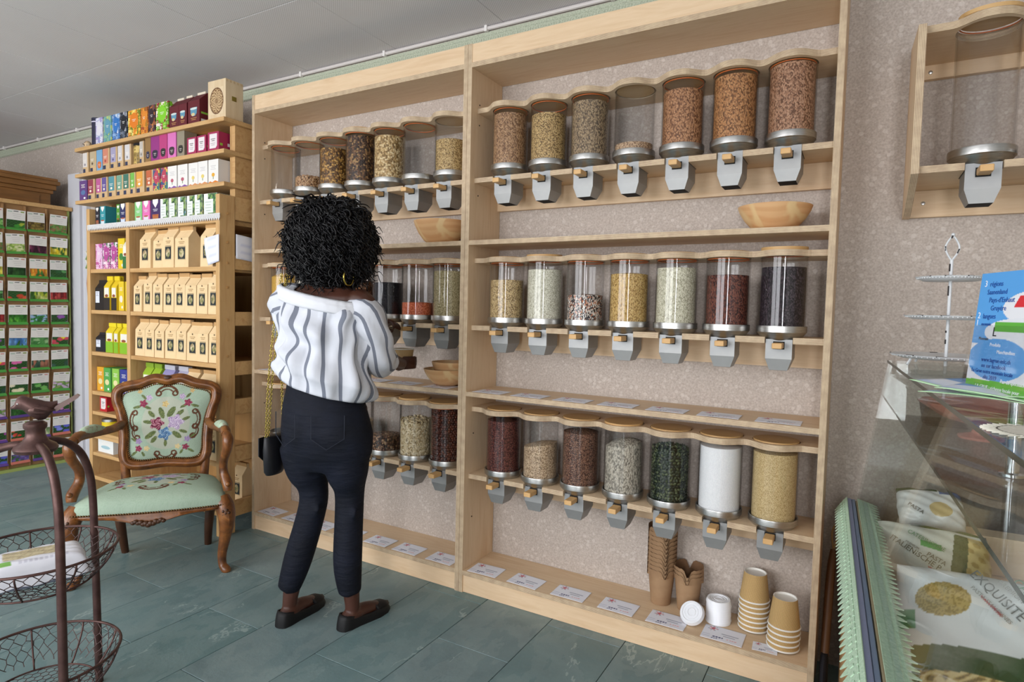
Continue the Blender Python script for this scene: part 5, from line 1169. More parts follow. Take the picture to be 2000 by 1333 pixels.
# feet
for A_, d in ((LA, np.array((-.10, .995, 0))), (RA, np.array((.12, .993, 0)))):
    b.tube([A_-d*.035+np.array((0, 0, .032)), A_+np.array((0, 0, .040)), A_+d*.06+np.array((0, 0, .038)), A_+d*.115+np.array((0, 0, .024)), A_+d*.150+np.array((0, 0, .018))], [.024, .031, .029, .026, .014], 12, sub=4, flat=.85)
b.xf(lambda x, y, z: (x-Wc[0], y-Wc[1], z))
put('body', remesh(b, 'body', [SKIN], .0048, 3), pe)
# jeans
DEN = NT('dark_denim'); _c = DEN.coord('Object'); DEN.set(DEN.ramp(DEN.noise(_c, 10, 4), [(.3, '#0d1018'), (.7, '#151926')]), .75, 0, .2); DEN.bump(DEN.noise(DEN.coord('Object', (5, 5, 22)), 3, 3), .5, .01); DEN = DEN.m
j = MB()
j.loft([(*wl(.014, .0, .575), .14, .075, ph), (*wl(.018, -.003, .64), .168, .108, ph), (*wl(.018, -.008, .71), .172, .122, ph), (*wl(.005, -.004, .80), .155, .118, ph), (*wl(0, 0, .87), .138, .105, ph), (*wl(0, 0, .905), .134, .102, ph)], 32)
for H_, K_, A_, s in ((LH, LK, LA, -1), (RH, RK, RA, 1)):
    top = wl(s*.085+.006, -.005, .63)
    j.tube([top+np.array((0, 0, .03)), top*.6+K_*.4+np.array((0, 0, .0)), K_+np.array((0, 0, .03)), K_+np.array((0, 0, -.05)), K_*.5+A_*.5+np.array((0, -.015, 0)), A_+np.array((-.006, -.004, .118))], [.086, .076, .056, .052, .052, .041], 20, sub=5)
    for side in (0,):
        j.tube([K_+np.array((.05, -.02, -.03)), K_+np.array((.056, -.03, -.05)), K_+np.array((.05, -.035, -.06))], .010, 8)
j.xf(lambda x, y, z: (x-Wc[0], y-Wc[1], z))
je = put('jeans', remesh(j, 'jeans', [DEN], .009, 14), pe, label='dark navy skinny jeans')
for s, x in ((-1, -.075), (1, .085)):
    P = []
    for (a, c) in ((-.05, .79), (-.05, .71), (0, .675), (.05, .71), (.05, .79)):
        xx = x+a; dd = math.sqrt(max(.02, 1-(xx/.178)**2)); P.append(loc(wl(xx, -.008-.1335*dd, c)))
    MB().tube(P, .0016, 5).build('pocket_seam', M('denim_stitch', '#1c212e', .7), je)
# blouse: lofted shell with stripes running down
STR = NT('striped_cotton'); uvn = STR.n('ShaderNodeUVMap'); sp = STR.n('ShaderNodeSeparateXYZ'); STR.l(uvn.outputs[0], sp.inputs[0])
nn = STR.noise(STR.coord('Object', (1, 1, .5)), 5, 2); fx = STR.math('FRACT', STR.math('ADD', sp.outputs[0], STR.math('MULTIPLY', nn, .5)))
stripe = STR.math('LESS_THAN', fx, .22); STR.set(STR.mix(stripe, '#cbced6', '#757a87'), .8, 0, .2); STR.bump(STR.noise(STR.coord('Object', (9, 9, 3)), 1.4, 3), .5, .015); STR = STR.m
WHT = M('white_cotton', '#d4d6dc', .8, bump=.3, scale=60)
def cloth_tube(name, rings, nst, mat, parent, n=96, wr=.006, fr=9, seed=0):
    """rings of (centre, a, b, rot, tiltx, tilty); wrinkled, uv.x counts stripes"""
    vs = []; m = len(rings); g = np.random.default_rng(seed); p0 = g.random(4)*6
    for i, (c, a, b_, rz, tx, ty) in enumerate(rings):
        t = i/(m-1)
        for k in range(n):
            q = 2*PI*k/n; w_ = 1+wr/.15*(math.sin(q*fr+p0[0]+3*t)*.6+math.sin(q*fr*1.7+p0[1]-5*t)*.4)*(math.sin(PI*min(1, t*1.0))**.5+.25)+wr/.2*math.sin(t*17+q*2+p0[2])+wr/.22*math.sin(q*5+t*13+p0[3])*math.sin(PI*t)+.016*math.sin(q*38)*max(0, (t-.72)/.28)
            x, y = a*w_*math.cos(q), b_*w_*math.sin(q); vs.append((c[0]+x*math.cos(rz)-y*math.sin(rz)-Wc[0], c[1]+x*math.sin(rz)+y*math.cos(rz)-Wc[1], c[2]+tx*x+ty*y))
    fs = [(i*n+k, i*n+(k+1) % n, (i+1)*n+(k+1) % n, (i+1)*n+k) for i in range(m-1) for k in range(n)]
    me = bpy.data.meshes.new(name); me.from_pydata(vs, [], fs); me.materials.append(mat); uv = me.uv_layers.new(name='UVMap'); d = []
    for i in range(m-1):
        for k in range(n): d += [k/n*nst, i/m, (k+1)/n*nst, i/m, (k+1)/n*nst, (i+1)/m, k/n*nst, (i+1)/m]
    uv.data.foreach_set('uv', d); me.polygons.foreach_set('use_smooth', [True]*len(fs)); o = put(name, me, parent); sm = o.modifiers.new('t', 'SOLIDIFY'); sm.thickness = .003; return o
def interp(keys, m):
    T_ = [k[0] for k in keys]; out = []
    for i in range(m):
        t = T_[0]+(T_[-1]-T_[0])*i/(m-1); out.append([float(np.interp(t, T_, [k[c] for k in keys])) for c in range(len(keys[0]))])
    return out
# keys: z, shift right, shift fwd, a, b, tiltx
bl = interp([(.868, .012, -.004, .164, .130, -.28), (.888, .012, -.006, .171, .137, -.28), (.925, .01, -.010, .176, .145, -.22), (.975, .008, -.008, .166, .132, -.10), (1.03, .004, -.006, .162, .124, 0), (1.10, 0, -.004, .166, .122, -.06), (1.15, -.002, -.002, .168, .112, -.14), (1.175, -.003, 0, .166, .106, -.18), (1.19, -.003, 0, .160, .100, -.2)], 40)
blo = cloth_tube('blouse', [(wl(r_, f, z), a, b_, ph, tx, .10*max(0, min(1, (z-1.0)/.15))) for z, r_, f, a, b_, tx in bl], 17, STR, pe, wr=.0135, seed=4)
blo['label'] = 'white blouse with grey vertical stripes'
bd_ = interp([(1.162, -.003, 0, .172, .112, -.19), (1.176, -.003, 0, .177, .116, -.19), (1.202, -.003, 0, .172, .110, -.2), (1.21, -.003, 0, .162, .1, -.2)], 9)
cloth_tube('neck_band', [(wl(r_, f, z), a, b_, ph, tx, .10) for z, r_, f, a, b_, tx in bd_], 1, WHT, blo, wr=.002, fr=30)
def sleeve(P, Rr, seed, nst):
    pts, rr_ = spline([np.array(p) for p in P], Rr, 6); n = 48; mb = MB().tube(pts, rr_, n); g = np.random.default_rng(seed); m = len(pts)
    V = np.array(mb.v).reshape(m, n, 3)
    for i in range(m):
        for k in range(n):
            c = pts[i]; w_ = 1+.05*math.sin(k/n*2*PI*6+i*.5)+.06*math.sin(i*1.1+k/n*6.28*2); V[i, k] = c+(V[i, k]-c)*w_
    me = bpy.data.meshes.new('sleeve'); fs = mb.f[:-2]; me.from_pydata([(p[0]-Wc[0], p[1]-Wc[1], p[2]) for p in V.reshape(-1, 3)], [], fs); me.materials.append(STR)
    uv = me.uv_layers.new(name='UVMap'); d = []
    for i in range(m-1):
        for k in range(n): d += [k/n*nst, 0, k/n*nst, 1, (k+1)/n*nst, 1, (k+1)/n*nst, 0]
    uv.data.foreach_set('uv', d); me.polygons.foreach_set('use_smooth', [True]*len(fs)); o = put('sleeve', me, blo); o.modifiers.new('t', 'SOLIDIFY').thickness = .003; return o
sleeve([wl(.10, 0, 1.150), wl(.158, .0, 1.138), (RS+RE)/2+np.array((.018, -.005, -.02)), RE+np.array((.004, .0, -.012)), RE*.80+RWr*.20+np.array((0, 0, -.010)), RE*.70+RWr*.30], [.050, .056, .058, .056, .052, .042], 2, 7)
sleeve([wl(-.10, 0, 1.175), wl(-.158, 0, 1.165), (LS+LE)/2, LE, LE*.6+LWr*.4], [.056, .060, .060, .056, .044], 3, 7)
# shoes
SHO = M('black_shoe_suede', '#09090b', .6)
for A_, d in ((LA, np.array((-.10, .995, 0))), (RA, np.array((.12, .993, 0)))):
    px = np.array((d[1], -d[0], 0)); t = thing; vs = []; n = 24; rows_ = 5
    prof = [(-.056, .006), (-.052, .017), (-.045, .025), (-.02, .030), (.02, .031), (.06, .036), (.10, .040), (.14, .034), (.165, .018), (.172, .004)]
    def outline_(k):     # closed plan outline
        pass
    pl_ = [(a, w_) for a, w_ in prof]+[(a, -w_) for a, w_ in reversed(prof)]
    def ht(a): return float(np.interp(a, [-.056, -.03, .02, .07, .10, .13, .172], [.056, .050, .036, .030, .034, .034, .022]))
    sc_ = [(1.0, 0, 0), (1.03, .004, 0), (1.02, .35, 0), (.98, .75, 0), (.93, 1.0, 0)]
    N_ = len(pl_)
    for s_, hz, _ in sc_:
        for a, w_ in pl_:
            p = A_+d*((a-.06)*s_+.06)+px*(w_*s_); vs.append((p[0]-Wc[0], p[1]-Wc[1], hz*ht(a)))
    so = MB().add(vs, [(i*N_+k, i*N_+(k+1) % N_, (i+1)*N_+(k+1) % N_, (i+1)*N_+k) for i in range(4) for k in range(N_)]+[tuple(range(N_-1, -1, -1))])
    o = so.build('shoe', SHO, pe, smooth=1.0, label='black flat ballerina shoe'); md = o.modifiers.new('t', 'SOLIDIFY'); md.thickness = .004
    # toe cap
    vs = []; ks = [(.088, .036), (.105, .040), (.14, .034), (.163, .020), (.171, .006)]
    for a, w_ in ks:
        for q in np.linspace(-1, 1, 9):
            p = A_+d*a+px*(w_*q*.96); vs.append((p[0]-Wc[0], p[1]-Wc[1], ht(a)+.012*(1-q*q)*(1 if a < .15 else .5)))
    MB().add(vs, [(i*9+k, i*9+k+1, (i+1)*9+k+1, (i+1)*9+k) for i in range(4) for k in range(8)]).build('toe_cap', SHO, o, smooth=1)
    MB().tube([tuple((A_+d*.095+px*(q*.036))[i]-Wc[i] if i < 2 else ht(.095)+.013*(1-q*q) for i in range(3)) for q in np.linspace(-1, 1, 9)], .004, 6).build('bow', SHO, o, smooth=1)
# hair: curls over a core
HR = NT('black_hair'); HR.set('#08070a', .42, 0, .35); HR = HR.m
HC = wl(.014, .020, 1.378)
hb = MB(); hb.ball(HC, 1, 24, 16, sc=(.142, .142, .150)); hb.xf(lambda x, y, z: (x-Wc[0], y-Wc[1], z))
ho = hb.build('hair', HR, pe, smooth=2, label='big black curly hair')
cr = MB(); g = np.random.default_rng(11); hv = []; hf = []
def curl(p0, d0, L, amp, turns, r_, n=15):
    t = np.linspace(0, 1, n); d = d0/np.linalg.norm(d0); h = np.array((0, 0, 1.)) if abs(d[2]) < .8 else np.array((1., 0, 0)); u = np.cross(d, h); u /= np.linalg.norm(u); v = np.cross(d, u); ph_ = g.random()*6.28
    base = p0+np.outer(t*L, d)+np.outer(-.55*L*t*t, np.array((0, 0, 1.)))
    return base+np.outer(amp*np.minimum(1, t*3)*np.cos(turns*6.28*t+ph_), u)+np.outer(amp*np.minimum(1, t*3)*np.sin(turns*6.28*t+ph_), v)
def wave_strand(p0, d, L, amp, turns, n=18):
    t = np.linspace(0, 1, n); out = []; ph_ = g.random()*6.28; side = np.cross(d, (0, 0, 1.)); side /= np.linalg.norm(side)+1e-9
    tang = np.array((0, 0, -1.))+d*d[2]; tang = tang+side*g.normal()*.35; tang /= np.linalg.norm(tang)+1e-9
    if d[2] > .75: tang = tang*.6+side*g.normal()*.6+d*.15
    for k in t:
        q = p0+tang*L*k+d*(.010*math.sin(PI*k*.9)-.012*k*k)
        out.append(q+side*amp*math.cos(turns*6.28*k+ph_)+d*amp*.8*math.sin(turns*6.28*k+ph_))
    return np.array(out)
cnt = 0
while cnt < 2600:
    d = g.normal(size=3); d /= np.linalg.norm(d)
    if d[2] < -.88 or (d @ Fv > .6 and d[2] < .4): continue
    k = .90+.16*g.random()**1.5; base = HC+d*np.array((.144, .144, .154))*k
    ln_ = .05+.05*g.random(); ln_ *= .55 if d[2] < -.3 else 1
    if cnt % 4 == 0: cr.tube(curl(base, d+.5*g.normal(size=3), .03+.03*g.random(), .006, 1.5+g.random(), .002)-Wc*np.array((1, 1, 0)), [.0018]*12+[.0014, .001, .0005], 4)
    pts = wave_strand(base, d, ln_, .0055+.004*g.random(), 1.2+1.4*g.random()); wd = .0022+.0012*g.random()
    cr.tube(pts-Wc*np.array((1, 1, 0)), [wd]*14+[wd*.9, wd*.8, wd*.6, wd*.3], 4); cnt += 1
cr.build('curls', HR, ho, smooth=3, kind='stuff')
er = MB().tube([tuple(wl(.112+.004*math.cos(a), -.035+.026*math.cos(a), 1.262+.028*math.sin(a))-Wc) for a in np.linspace(0, 2*PI, 25)[:-1]], .0032, 8, closed=True).build('earring', M('gold_metal', '#c9b45a', .25, 1), pe, smooth=2, label='gold hoop earring')
# paper cup held in the right hand
pc = thing('paper_cup', 'kraft paper cup with white rim held under a dispenser', 'cup', tuple(CUP))
MB().lathe([(0, 0), (.036, 0), (.0455, .070), (.0435, .070), (.0345, .003), (0, .003)], n=36).build('cup_wall', M('cup_kraft', '#c2a273', .7), pc, smooth=.6)
MB().tube([(.0455*math.cos(a), .0455*math.sin(a), .0705) for a in np.linspace(0, 2*PI, 37)[:-1]], .0022, 8, closed=True).build('cup_rim', CUPW, pc, smooth=2)
# handbag on chain
hbp = wl(-.178, -.035, .55)
hbag = thing('handbag', 'small black handbag hanging on a gold chain strap from the shoulder', 'handbag', tuple(hbp), ph)
BLK = M('black_leather', '#15151a', .45)
MB().loft([(0, 0, .0, .020, .042, 0), (0, 0, .012, .026, .050, 0), (0, 0, .09, .027, .056, 0), (0, 0, .135, .020, .055, 0), (0, 0, .142, .012, .05, 0)], 24).build('bag_body', BLK, hbag, smooth=.8)
MB().prism([(-.050, .135), (.050, .135), (.050, .07), (.02, .045), (-.02, .045), (-.050, .07)], 'x', -.031, -.028).build('flap', BLK, hbag)
MB().bbox(-.035, -.030, -.010, .010, .05, .064, .002).build('clasp', M('gold_metal', '#c9b45a', .25, 1), hbag)
GOLD = MATS['gold_metal']
link = MB().tube([(.0036*math.cos(a), 0, .0058*math.sin(a)) for a in np.linspace(0, 2*PI, 9)[:-1]], .0013, 4, closed=True)
shp = np.array(wl(-.150, -.02, 1.268))-np.array(hbp)
def tolocal(p): return np.array((p[0]*math.cos(ph)+p[1]*math.sin(ph), -p[0]*math.sin(ph)+p[1]*math.cos(ph), p[2]))
shl = tolocal(shp)
for y0, dx in ((-.05, -.006), (.05, .008), (-.035, .014)):
    ch = MB(); A_ = np.array((0, y0, .14)); B_ = shl+np.array((dx, y0*.18, 0)); N_ = int(np.linalg.norm(B_-A_)/.0085)
    for k in range(N_+1):
        p = A_+(B_-A_)*k/N_+np.array((-.012*math.sin(PI*k/N_), 0, 0)); a = (k % 2)*PI/2+.4; c, s = math.cos(a), math.sin(a)
        ch.add([(p[0]+x*c-y*s, p[1]+x*s+y*c, p[2]+z) for x, y, z in link.v], link.f)
    ch.build('chain_strap', GOLD, hbag, smooth=2, kind='stuff')

# ================================================================== WALL BRACKET WITH BIG DISPENSERS
wbk = thing('wall_bracket', 'birch plywood wall bracket holding empty dispensers above the glass counter', 'wall bracket', (0, 0, 0))
WX = [2.938, 3.118, 3.298]; WXl = [x for x in WX]; wy = -.085
side = [(YW-.002, 1.471), (.17, 1.471), (-.07, 1.55), (-.07, 1.94), (YW-.002, 1.985)]
MB().prism(side, 'x', 2.779, 2.7975, [0, 0, 0, 1, 1, 0, 0]).build('side_panel', [BZ, EX], wbk)
MB().prism(side, 'x', 3.46, 3.4785).build('side_panel', BZ, wbk)
def shift(mb, dy): return mb.xf(lambda x, y, z: (x, y+dy, z))
_CY, _P = CY, PITCH
PITCH = .18
shift(wavy(MB(), WXl, 2.7985, 3.459, 1.945, back=.3205), wy).build('scalloped_board', [BX, EZ], wbk)
shift(notched(MB(), WXl, 2.7985, 3.459, 1.572), wy).build('notched_shelf', [BX, EZ], wbk)
MB().box(2.7985, 3.459, .149, YW-.002, 1.553, 1.572).build('shelf_back', BX, wbk)
for a, b_ in ((1.885, 1.98), (1.473, 1.5525)): MB().box(2.7985, 3.459, YW-.022, YW-.002, a, b_).build('back_rail', BX, wbk)
for x, z in ((2.83, 1.905), (2.83, 1.515)): MB().lathe([(0, -.003), (.005, -.002), (.006, 0), (0, 0)], n=12).xf(lambda p, q, r_: (x+p, YW-.022+r_, z+q)).build('screw', STEEL, wbk)
PITCH = _P
wm = disp_meshes(1.945, 1.612, 1.572)
for i, x in enumerate(WX[:2]): dispenser(0, x, CY+wy, 1.572, ['empty clear dispenser in the wall bracket, next to its side panel', 'empty clear dispenser in the wall bracket, second from its side panel'][i], 'dispensers in the wall bracket', .012 if i == 0 else 0, .05 if i == 0 else 0, True, wm)

# ================================================================== GLASS COUNTER (turned 2.2 degrees)
OX, OY, CA = 2.668, .118, math.radians(2.2)
def cw(x, y, z=0): return (OX+x*math.cos(CA)-y*math.sin(CA), OY+x*math.sin(CA)+y*math.cos(CA), z)
gc = thing('glass_counter', 'glass display counter with slanted front pane and crochet trimmed edge', 'counter', (OX, OY, 0), CA)
L_ = -1.78
MB().box(.004, .028, L_, 0, .02, .585).build('front_panel', M('peach_wood', '#c29a6c', .6, col2='#b08656', scale=5, stretch=(6, 1, 6)), gc)
MB().box(.028, .70, L_, 0, .315, .340).build('deck', M('deck_grey', '#6c6461', .6), gc)
MB().box(.70, .72, L_, 0, .02, 1.0).build('rear_panel', BX, gc)
MB().box(.03, .70, -.02, 0, .02, .315).build('end_panel', M('dark_end', '#4a4340', .6), gc)
MB().bbox(.002, .014, L_, 0, .585, .603, .002).build('edge_strip', M('blue_grey_strip', '#8088a6', .5), gc)
MB().bbox(.0145, .024, L_, 0, .585, .601, .002).build('edge_strip', M('slate_blue_strip', '#6f7f98', .5), gc)
MB().bbox(.026, .036, L_, 0, .57, .598, .002).build('inner_strip', M('cream_strip', '#b9ab8a', .6), gc)
GL = M('mint_crochet', '#c3dcc2', .85, col2='#aecbb0', scale=170, bump=.7)
l1 = lace('c', -L_, .055, .026, GL, .002, .42).build('crochet_trim', GL, gc); l1.rotation_euler = (-.62, 0, -PI/2); l1.location = (.0015, 0, .606)
l1.scale = (1, 1, 1)
l2 = lace('c', -L_, .055, .026, GL, .002, .42).build('crochet_trim', GL, gc); l2.rotation_euler = (PI*.42, 0, -PI/2); l2.location = (.030, 0, .603)
# slanted front glass, top glass, end glass, shelf glass: each a thick pane
def pane(pts, off, name):
    P = [np.array(p) for p in pts]; Q = [p+np.array(off) for p in P]; n = len(P)
    return MB().add(P+Q, [tuple(range(n)), tuple(range(2*n-1, n-1, -1))]+[(i, i+n, (i+1) % n+n, (i+1) % n) for i in range(n)]).build(name, CASEG, gc)
pane([(.036, 0, .60), (.036, L_, .60), (.098, L_, 1.03), (.098, 0, 1.03)], (-.006, 0, .001), 'front_pane')
pane([(.089, .0, 1.0315), (.089, L_, 1.0315), (.70, L_, 1.0315), (.70, 0, 1.0315)], (0, 0, .006), 'top_pane')
pane([(.036, -.002, .60), (.098, -.002, 1.03), (.70, -.002, 1.03), (.70, -.002, .345), (.036, -.002, .345)], (0, -.005, 0), 'end_pane')
pane([(.118, -.02, .874), (.118, L_, .874), (.60, L_, .874), (.60, -.02, .874)], (0, 0, .006), 'glass_shelf')
MB().box(.0885, .0895, L_, 0, 1.031, 1.0378).build('pane_edge', M('dark_glass_edge', '#2f3f3a', .2), gc)
MB().box(.1172, .1182, L_, -.02, .8735, .8803).build('pane_edge', M('dark_glass_edge', '#2f3f3a', .2), gc)
CHR = M('chrome', '#c9ccd0', .12, 1)
for y in (-.74, -1.5):
    MB().lathe([(0, .8805), (.011, .8805), (.011, 1.031), (0, 1.031)], (.235, y, 0), 16).build('chrome_post', CHR, gc, smooth=.6)
    MB().lathe([(.011, .881), (.020, .881), (.020, .886), (.011, .888)], (.235, y, 0), 20).build('shelf_clamp', CHR, gc, smooth=.6)
# plain risers under the goods
rs = thing('display_riser', 'plain plywood riser box under the rear pasta bags in the counter', 'riser', cw(.26, -.15, .3405), CA)
MB().bbox(-.16, .30, -.10, .10, 0, .130, .002).build('lower_step', BX, rs); MB().bbox(-.10, .30, .06, .13, .1305, .235, .002).build('upper_step', BX, rs)
# pasta bags
def pasta_bag(name, w_, h_, t_, pos, rot, tilt, label, colf, lines_, seed):
    """pillow bag leaning back; print in u (right), v (up)"""
    t = thing(name, label, 'bag', cw(*pos)); t.rotation_euler = (tilt, 0, CA+rot)
    f = pillow(w_, h_, t_, 3.0, .005, seed)
    fr_ = put('bag_front', gridmesh('bag_front', 120, 100, f, colf, mat_vcol('glossy_bag_print', .2)), t, (0, 0, .0))
    put('bag_back', gridmesh('bag_back', 24, 18, pillow(w_*.985, h_*.985, -t_*.6, 3.0, .001, seed), lambda u, v: '#c9cbc4', mat_vcol('glossy_bag_print', .2)), t, (0, 0, -.0005))
    for s, size, u, v, col, xs, ra in lines_:
        L2 = len(s)*size*.55*xs; ca, sa = math.cos(ra), math.sin(ra)
        z = max(f(min(1, max(0, u+q*L2*ca/w_)), min(1, max(0, v+q*L2*sa/h_)))[2] for q in np.linspace(0, 1, 7))
        x, y, _ = f(u, v); text(s, size, C(col), fr_, (x, y, z+.0015), (0, 0, ra), xs=xs)
    return t
def bows(u, v):
    k = math.sin(u*52+3*math.sin(v*33))*math.cos(v*60+2*math.sin(u*27)); return '#d3c08a' if k > -.1 else ('#bba265' if k > -.5 else '#7f6c3c')
def col2(u, v):
    if ((u-.25)/.155)**2+((v-.75-.15*(u-.25))/.12)**2 < 1: return '#a8945a' if hsh(u*1.2, v*1.2) > .4 else '#8a7840'
    band = .40+.13*u+.02*math.sin(u*6)
    if v < band and u > .06: return bows(u, v) if (v < band-.15 and u > .10) else '#3d5331'
    if u < .10 and .52 < v < .66: return '#3f8a5a'
    if abs((v-.80)+1.1*(u-.47)) < .012 and .46 < u < .56: return '#b0323c'
    if .80 < u < .96 and .70 < v < .86: return '#3f9a63'
    return '#ced2d2'
pasta_bag('pasta_bag', .32, .33, .06, (.248, -.60, .475), 0, math.radians(48), 'large pasta bag with oval window and bow tie pasta inside the counter', col2, [('EXQUISITÉ PASTA', .030, .40, .93, '#6b6d6a', .78, -.80), ('PASTA ITALIENNES', .012, .40, .84, '#8a8b86', .85, -.80), ('CATERINGLINE', .026, .64, .94, '#4f7a5f', .75, -.80), ('PREMIUM', .014, .56, .92, '#8a8b86', .9, -.80)], 5)
def col1(u, v):
    if v > .90 and u > .3: return '#4a5c2c'
    if u > .60+.1*v and v < .86: return ('#cdb97e' if math.sin(u*40+6*v)*math.cos(v*30) > -.3 else '#b39b5c') if (u > .74+.08*v and v > .1) else '#3f4f2a'
    if .38 < u < .56 and .56+.25*(.4-u) < v < .66+.25*(.4-u): return '#4f9a55'
    if abs((v-.22)+.7*(u-.5)) < .012 and .44 < u < .62: return '#b0523c'
    return '#c8cabf'
pasta_bag('pasta_bag', .25, .17, .05, (.195, -.235, .535), 0, math.radians(50), 'pasta bag lettered italienische pasta lying behind the large one', col1, [('ITALIENISCHE P', .021, .10, .60, '#66624f', .85, -.55), ('CATERINGLINE', .016, .26, .74, '#5f8a5f', .8, -.45), ('PREMIUM', .009, .24, .58, '#8a857a', .9, -.5), ('PASTA', .018, .42, .42, '#6f6a5c', .85, -.5)], 8)
pasta_bag('pasta_bag', .16, .12, .045, (.205, -.085, .622), .1, math.radians(50), 'crumpled clear and white pasta bag leaning on the riser', lambda u, v: '#3f4f2c' if v > .86 and u < .6 else ('#5a6f9a' if v > .8 and u > .62 else ('#c9cbc8' if (u-.6)**2+(v-.4)**2 > .03 else '#b9a676')), [('PASTA', .016, .1, .42, '#55554c', .9, -.6)], 3)
# red accents
# pink pressed glass bowl on the glass shelf
PINK = NT('pink_pressed_glass'); PINK.set('#cf8678', .15, 0, .6); PINK.b.inputs['Alpha'].default_value = .5; PINK = PINK.m
pb = MB(); pr_ = [(0, 0), (.045, 0), (.047, .006), (.020, .014), (.016, .024), (.028, .034), (.075, .046), (.125, .080), (.128, .084), (.122, .082), (.070, .052), (.020, .040), (0, .040)]
pb.lathe(pr_, n=72); pb.xf(lambda x, y, z: (x*(1+.03*math.cos(12*math.atan2(y, x))*(z > .03)), y*(1+.03*math.cos(12*math.atan2(y, x))*(z > .03)), z))
tag(pb.build('pink_glass_bowl', PINK, smooth=.9, loc=cw(.262, -.34, .8805)), 'pink pressed glass footed bowl on the glass shelf of the counter', 'bowl')
MBX = thing('clear_tub', 'clear plastic tub standing on the glass shelf behind the pink bowl', 'tub', cw(.215, -.16, .8805), CA); MB().loft([(0, 0, 0, .05, .05, 0), (0, 0, .065, .06, .06, 0)], 4, caps=False).build('tub_wall', ACRYL, MBX); MB().box(-.045, .045, -.045, .045, 0, .003).build('tub_floor', ACRYL, MBX); MB().tube([(.06*math.cos(a), .06*math.sin(a), .065) for a in (0, PI/2, PI, 1.5*PI)], .0025, 6, closed=True).build('tub_rim', LIDP, MBX)
# three-tier cake stand on the counter
CKW = M('chipped_white_enamel', '#d9dcde', .45, col2='#d3d6d9', scale=60); CHIP = M('chipped_dark', '#2e2a2a', .6)
ck_ = thing('cake_stand', 'three tier chipped white metal cake stand on the glass counter', 'cake stand', cw(.212, -.145, 1.038))
MB().tube([(0, 0, .0), (0, 0, .285)], .0042, 10).build('pole', CKW, ck_, smooth=.8)
hl = [(0, 0, .283), (-.010, -.004, .300), (-.016, -.006, .318), (-.010, -.004, .336), (0, 0, .348), (.010, .004, .336), (.016, .006, .318), (.010, .004, .300), (0, 0, .284)]
MB().tube(hl, .0026, 8, sub=4).ball((0, 0, .353), .005, 8, 6).build('handle_loop', CKW, ck_, smooth=1)
for z, r_ in ((.022, .128), (.128, .100), (.232, .078)):
    pt = MB().lathe([(0, -.003), (r_*.8, -.003), (r_, .006), (r_+.001, .008), (r_*.8, 0), (0, 0)], n=72); pt.xf(lambda x, y, zz: (x*(1+.02*abs(math.sin(10*math.atan2(y, x)))*(math.hypot(x, y) > r_*.9)), y*(1+.02*abs(math.sin(10*math.atan2(y, x)))*(math.hypot(x, y) > r_*.9)), zz+z))
    p_ = pt.build('plate', CKW, ck_, smooth=.8)
    dots = MB()
    for k in range(60): a = 2*PI*k/60; dots.ball((r_*.97*math.cos(a), r_*.97*math.sin(a), z+.004), .0022, 5, 3)
    dots.build('pierced_edge', CKW, p_)
    ch_ = MB()
    for k in range(7): a = 2*PI*(k/7+.05*math.sin(k*5)); ch_.tube([(r_*1.008*math.cos(a+q), r_*1.008*math.sin(a+q), z+.0075) for q in np.linspace(0, .12+.1*abs(math.sin(k*3)), 4)], .0014, 5)
    ch_.build('chip', CHIP, p_)
ch_ = MB()
for z, dz in ((.255, .02), (.19, .026), (.06, .012), (.09, .006)): ch_.tube([(-.0035, -.0025, z), (-.0035, -.0025, z+dz)], .0021, 6)
ch_.tube([(-.0155, -.0065, .31), (-.0160, -.0072, .322)], .002, 5).tube([(-.004, -.003, .343), (0, -.002, .352)], .0022, 5).tube([(.0115, .003, .303), (.0155, .004, .315)], .0018, 5).build('chip', CHIP, ck_)
for k in range(4): a = k*PI/2+.6; MB().tube([(.10*math.cos(a), .10*math.sin(a), .019), (.11*math.cos(a), .11*math.sin(a), .003)], .0035, 6).build('foot', CKW, ck_)
# leaflet in acrylic stand, lying leaflets, doily
B0 = Vector((2.836, -.76, 1.0515)); e_ = Vector((.345, -.939, 0)).normalized(); nrm = Vector((-.939, -.345, 0)).normalized(); al = .085
upv = (-nrm*math.sin(al)+Vector((0, 0, math.cos(al)))); nn_ = e_.cross(upv)
PM = Matrix((e_, upv, nn_)).transposed().to_4x4(); PM.translation = B0
lf = thing('leaflet', 'blue and green local currency leaflet standing in a clear acrylic holder', 'leaflet'); lf.matrix_world = PM
LW, LH_ = .15, .19
def leaflet(u, v):
    if v < .085+.02*u and True: return '#6cb545'
    d = ((u-.47)/.50)**2+((v-.27)/.175)**2
    if d < 1: return '#5d9fdc'
    if ((u-.47)/.60)**2+((v-.24)/.25)**2 < 1 and v < .40: return '#e2e4ea'
    if ((u-.75)/.55)**2+((v-.50)/.115)**2 < 1 and u > .16:
        return '#e2e4ea' if not (u > .36 and .50 < v < .585) else '#63b045'
    if (u-1.0)**2/.30+(v-.70)**2/.020 < 1: return '#d8333a' if v > .70 and u > .62+(v-.70)*.8 and v < .80 else '#e6e7ec'
    if v < .17 and u > .6: return '#6cb545'
    return '#5aa2e2'
put('sheet', gridmesh('sheet', 120, 150, lambda u, v: (u*LW, v*LH_, 0), leaflet, VC, False), lf)
MB().box(0, LW, 0, LH_, -.0012, -.0003).build('sheet_back', PAPER, lf)
BL, W_ = '#1f4f9a', '#eef1f6'
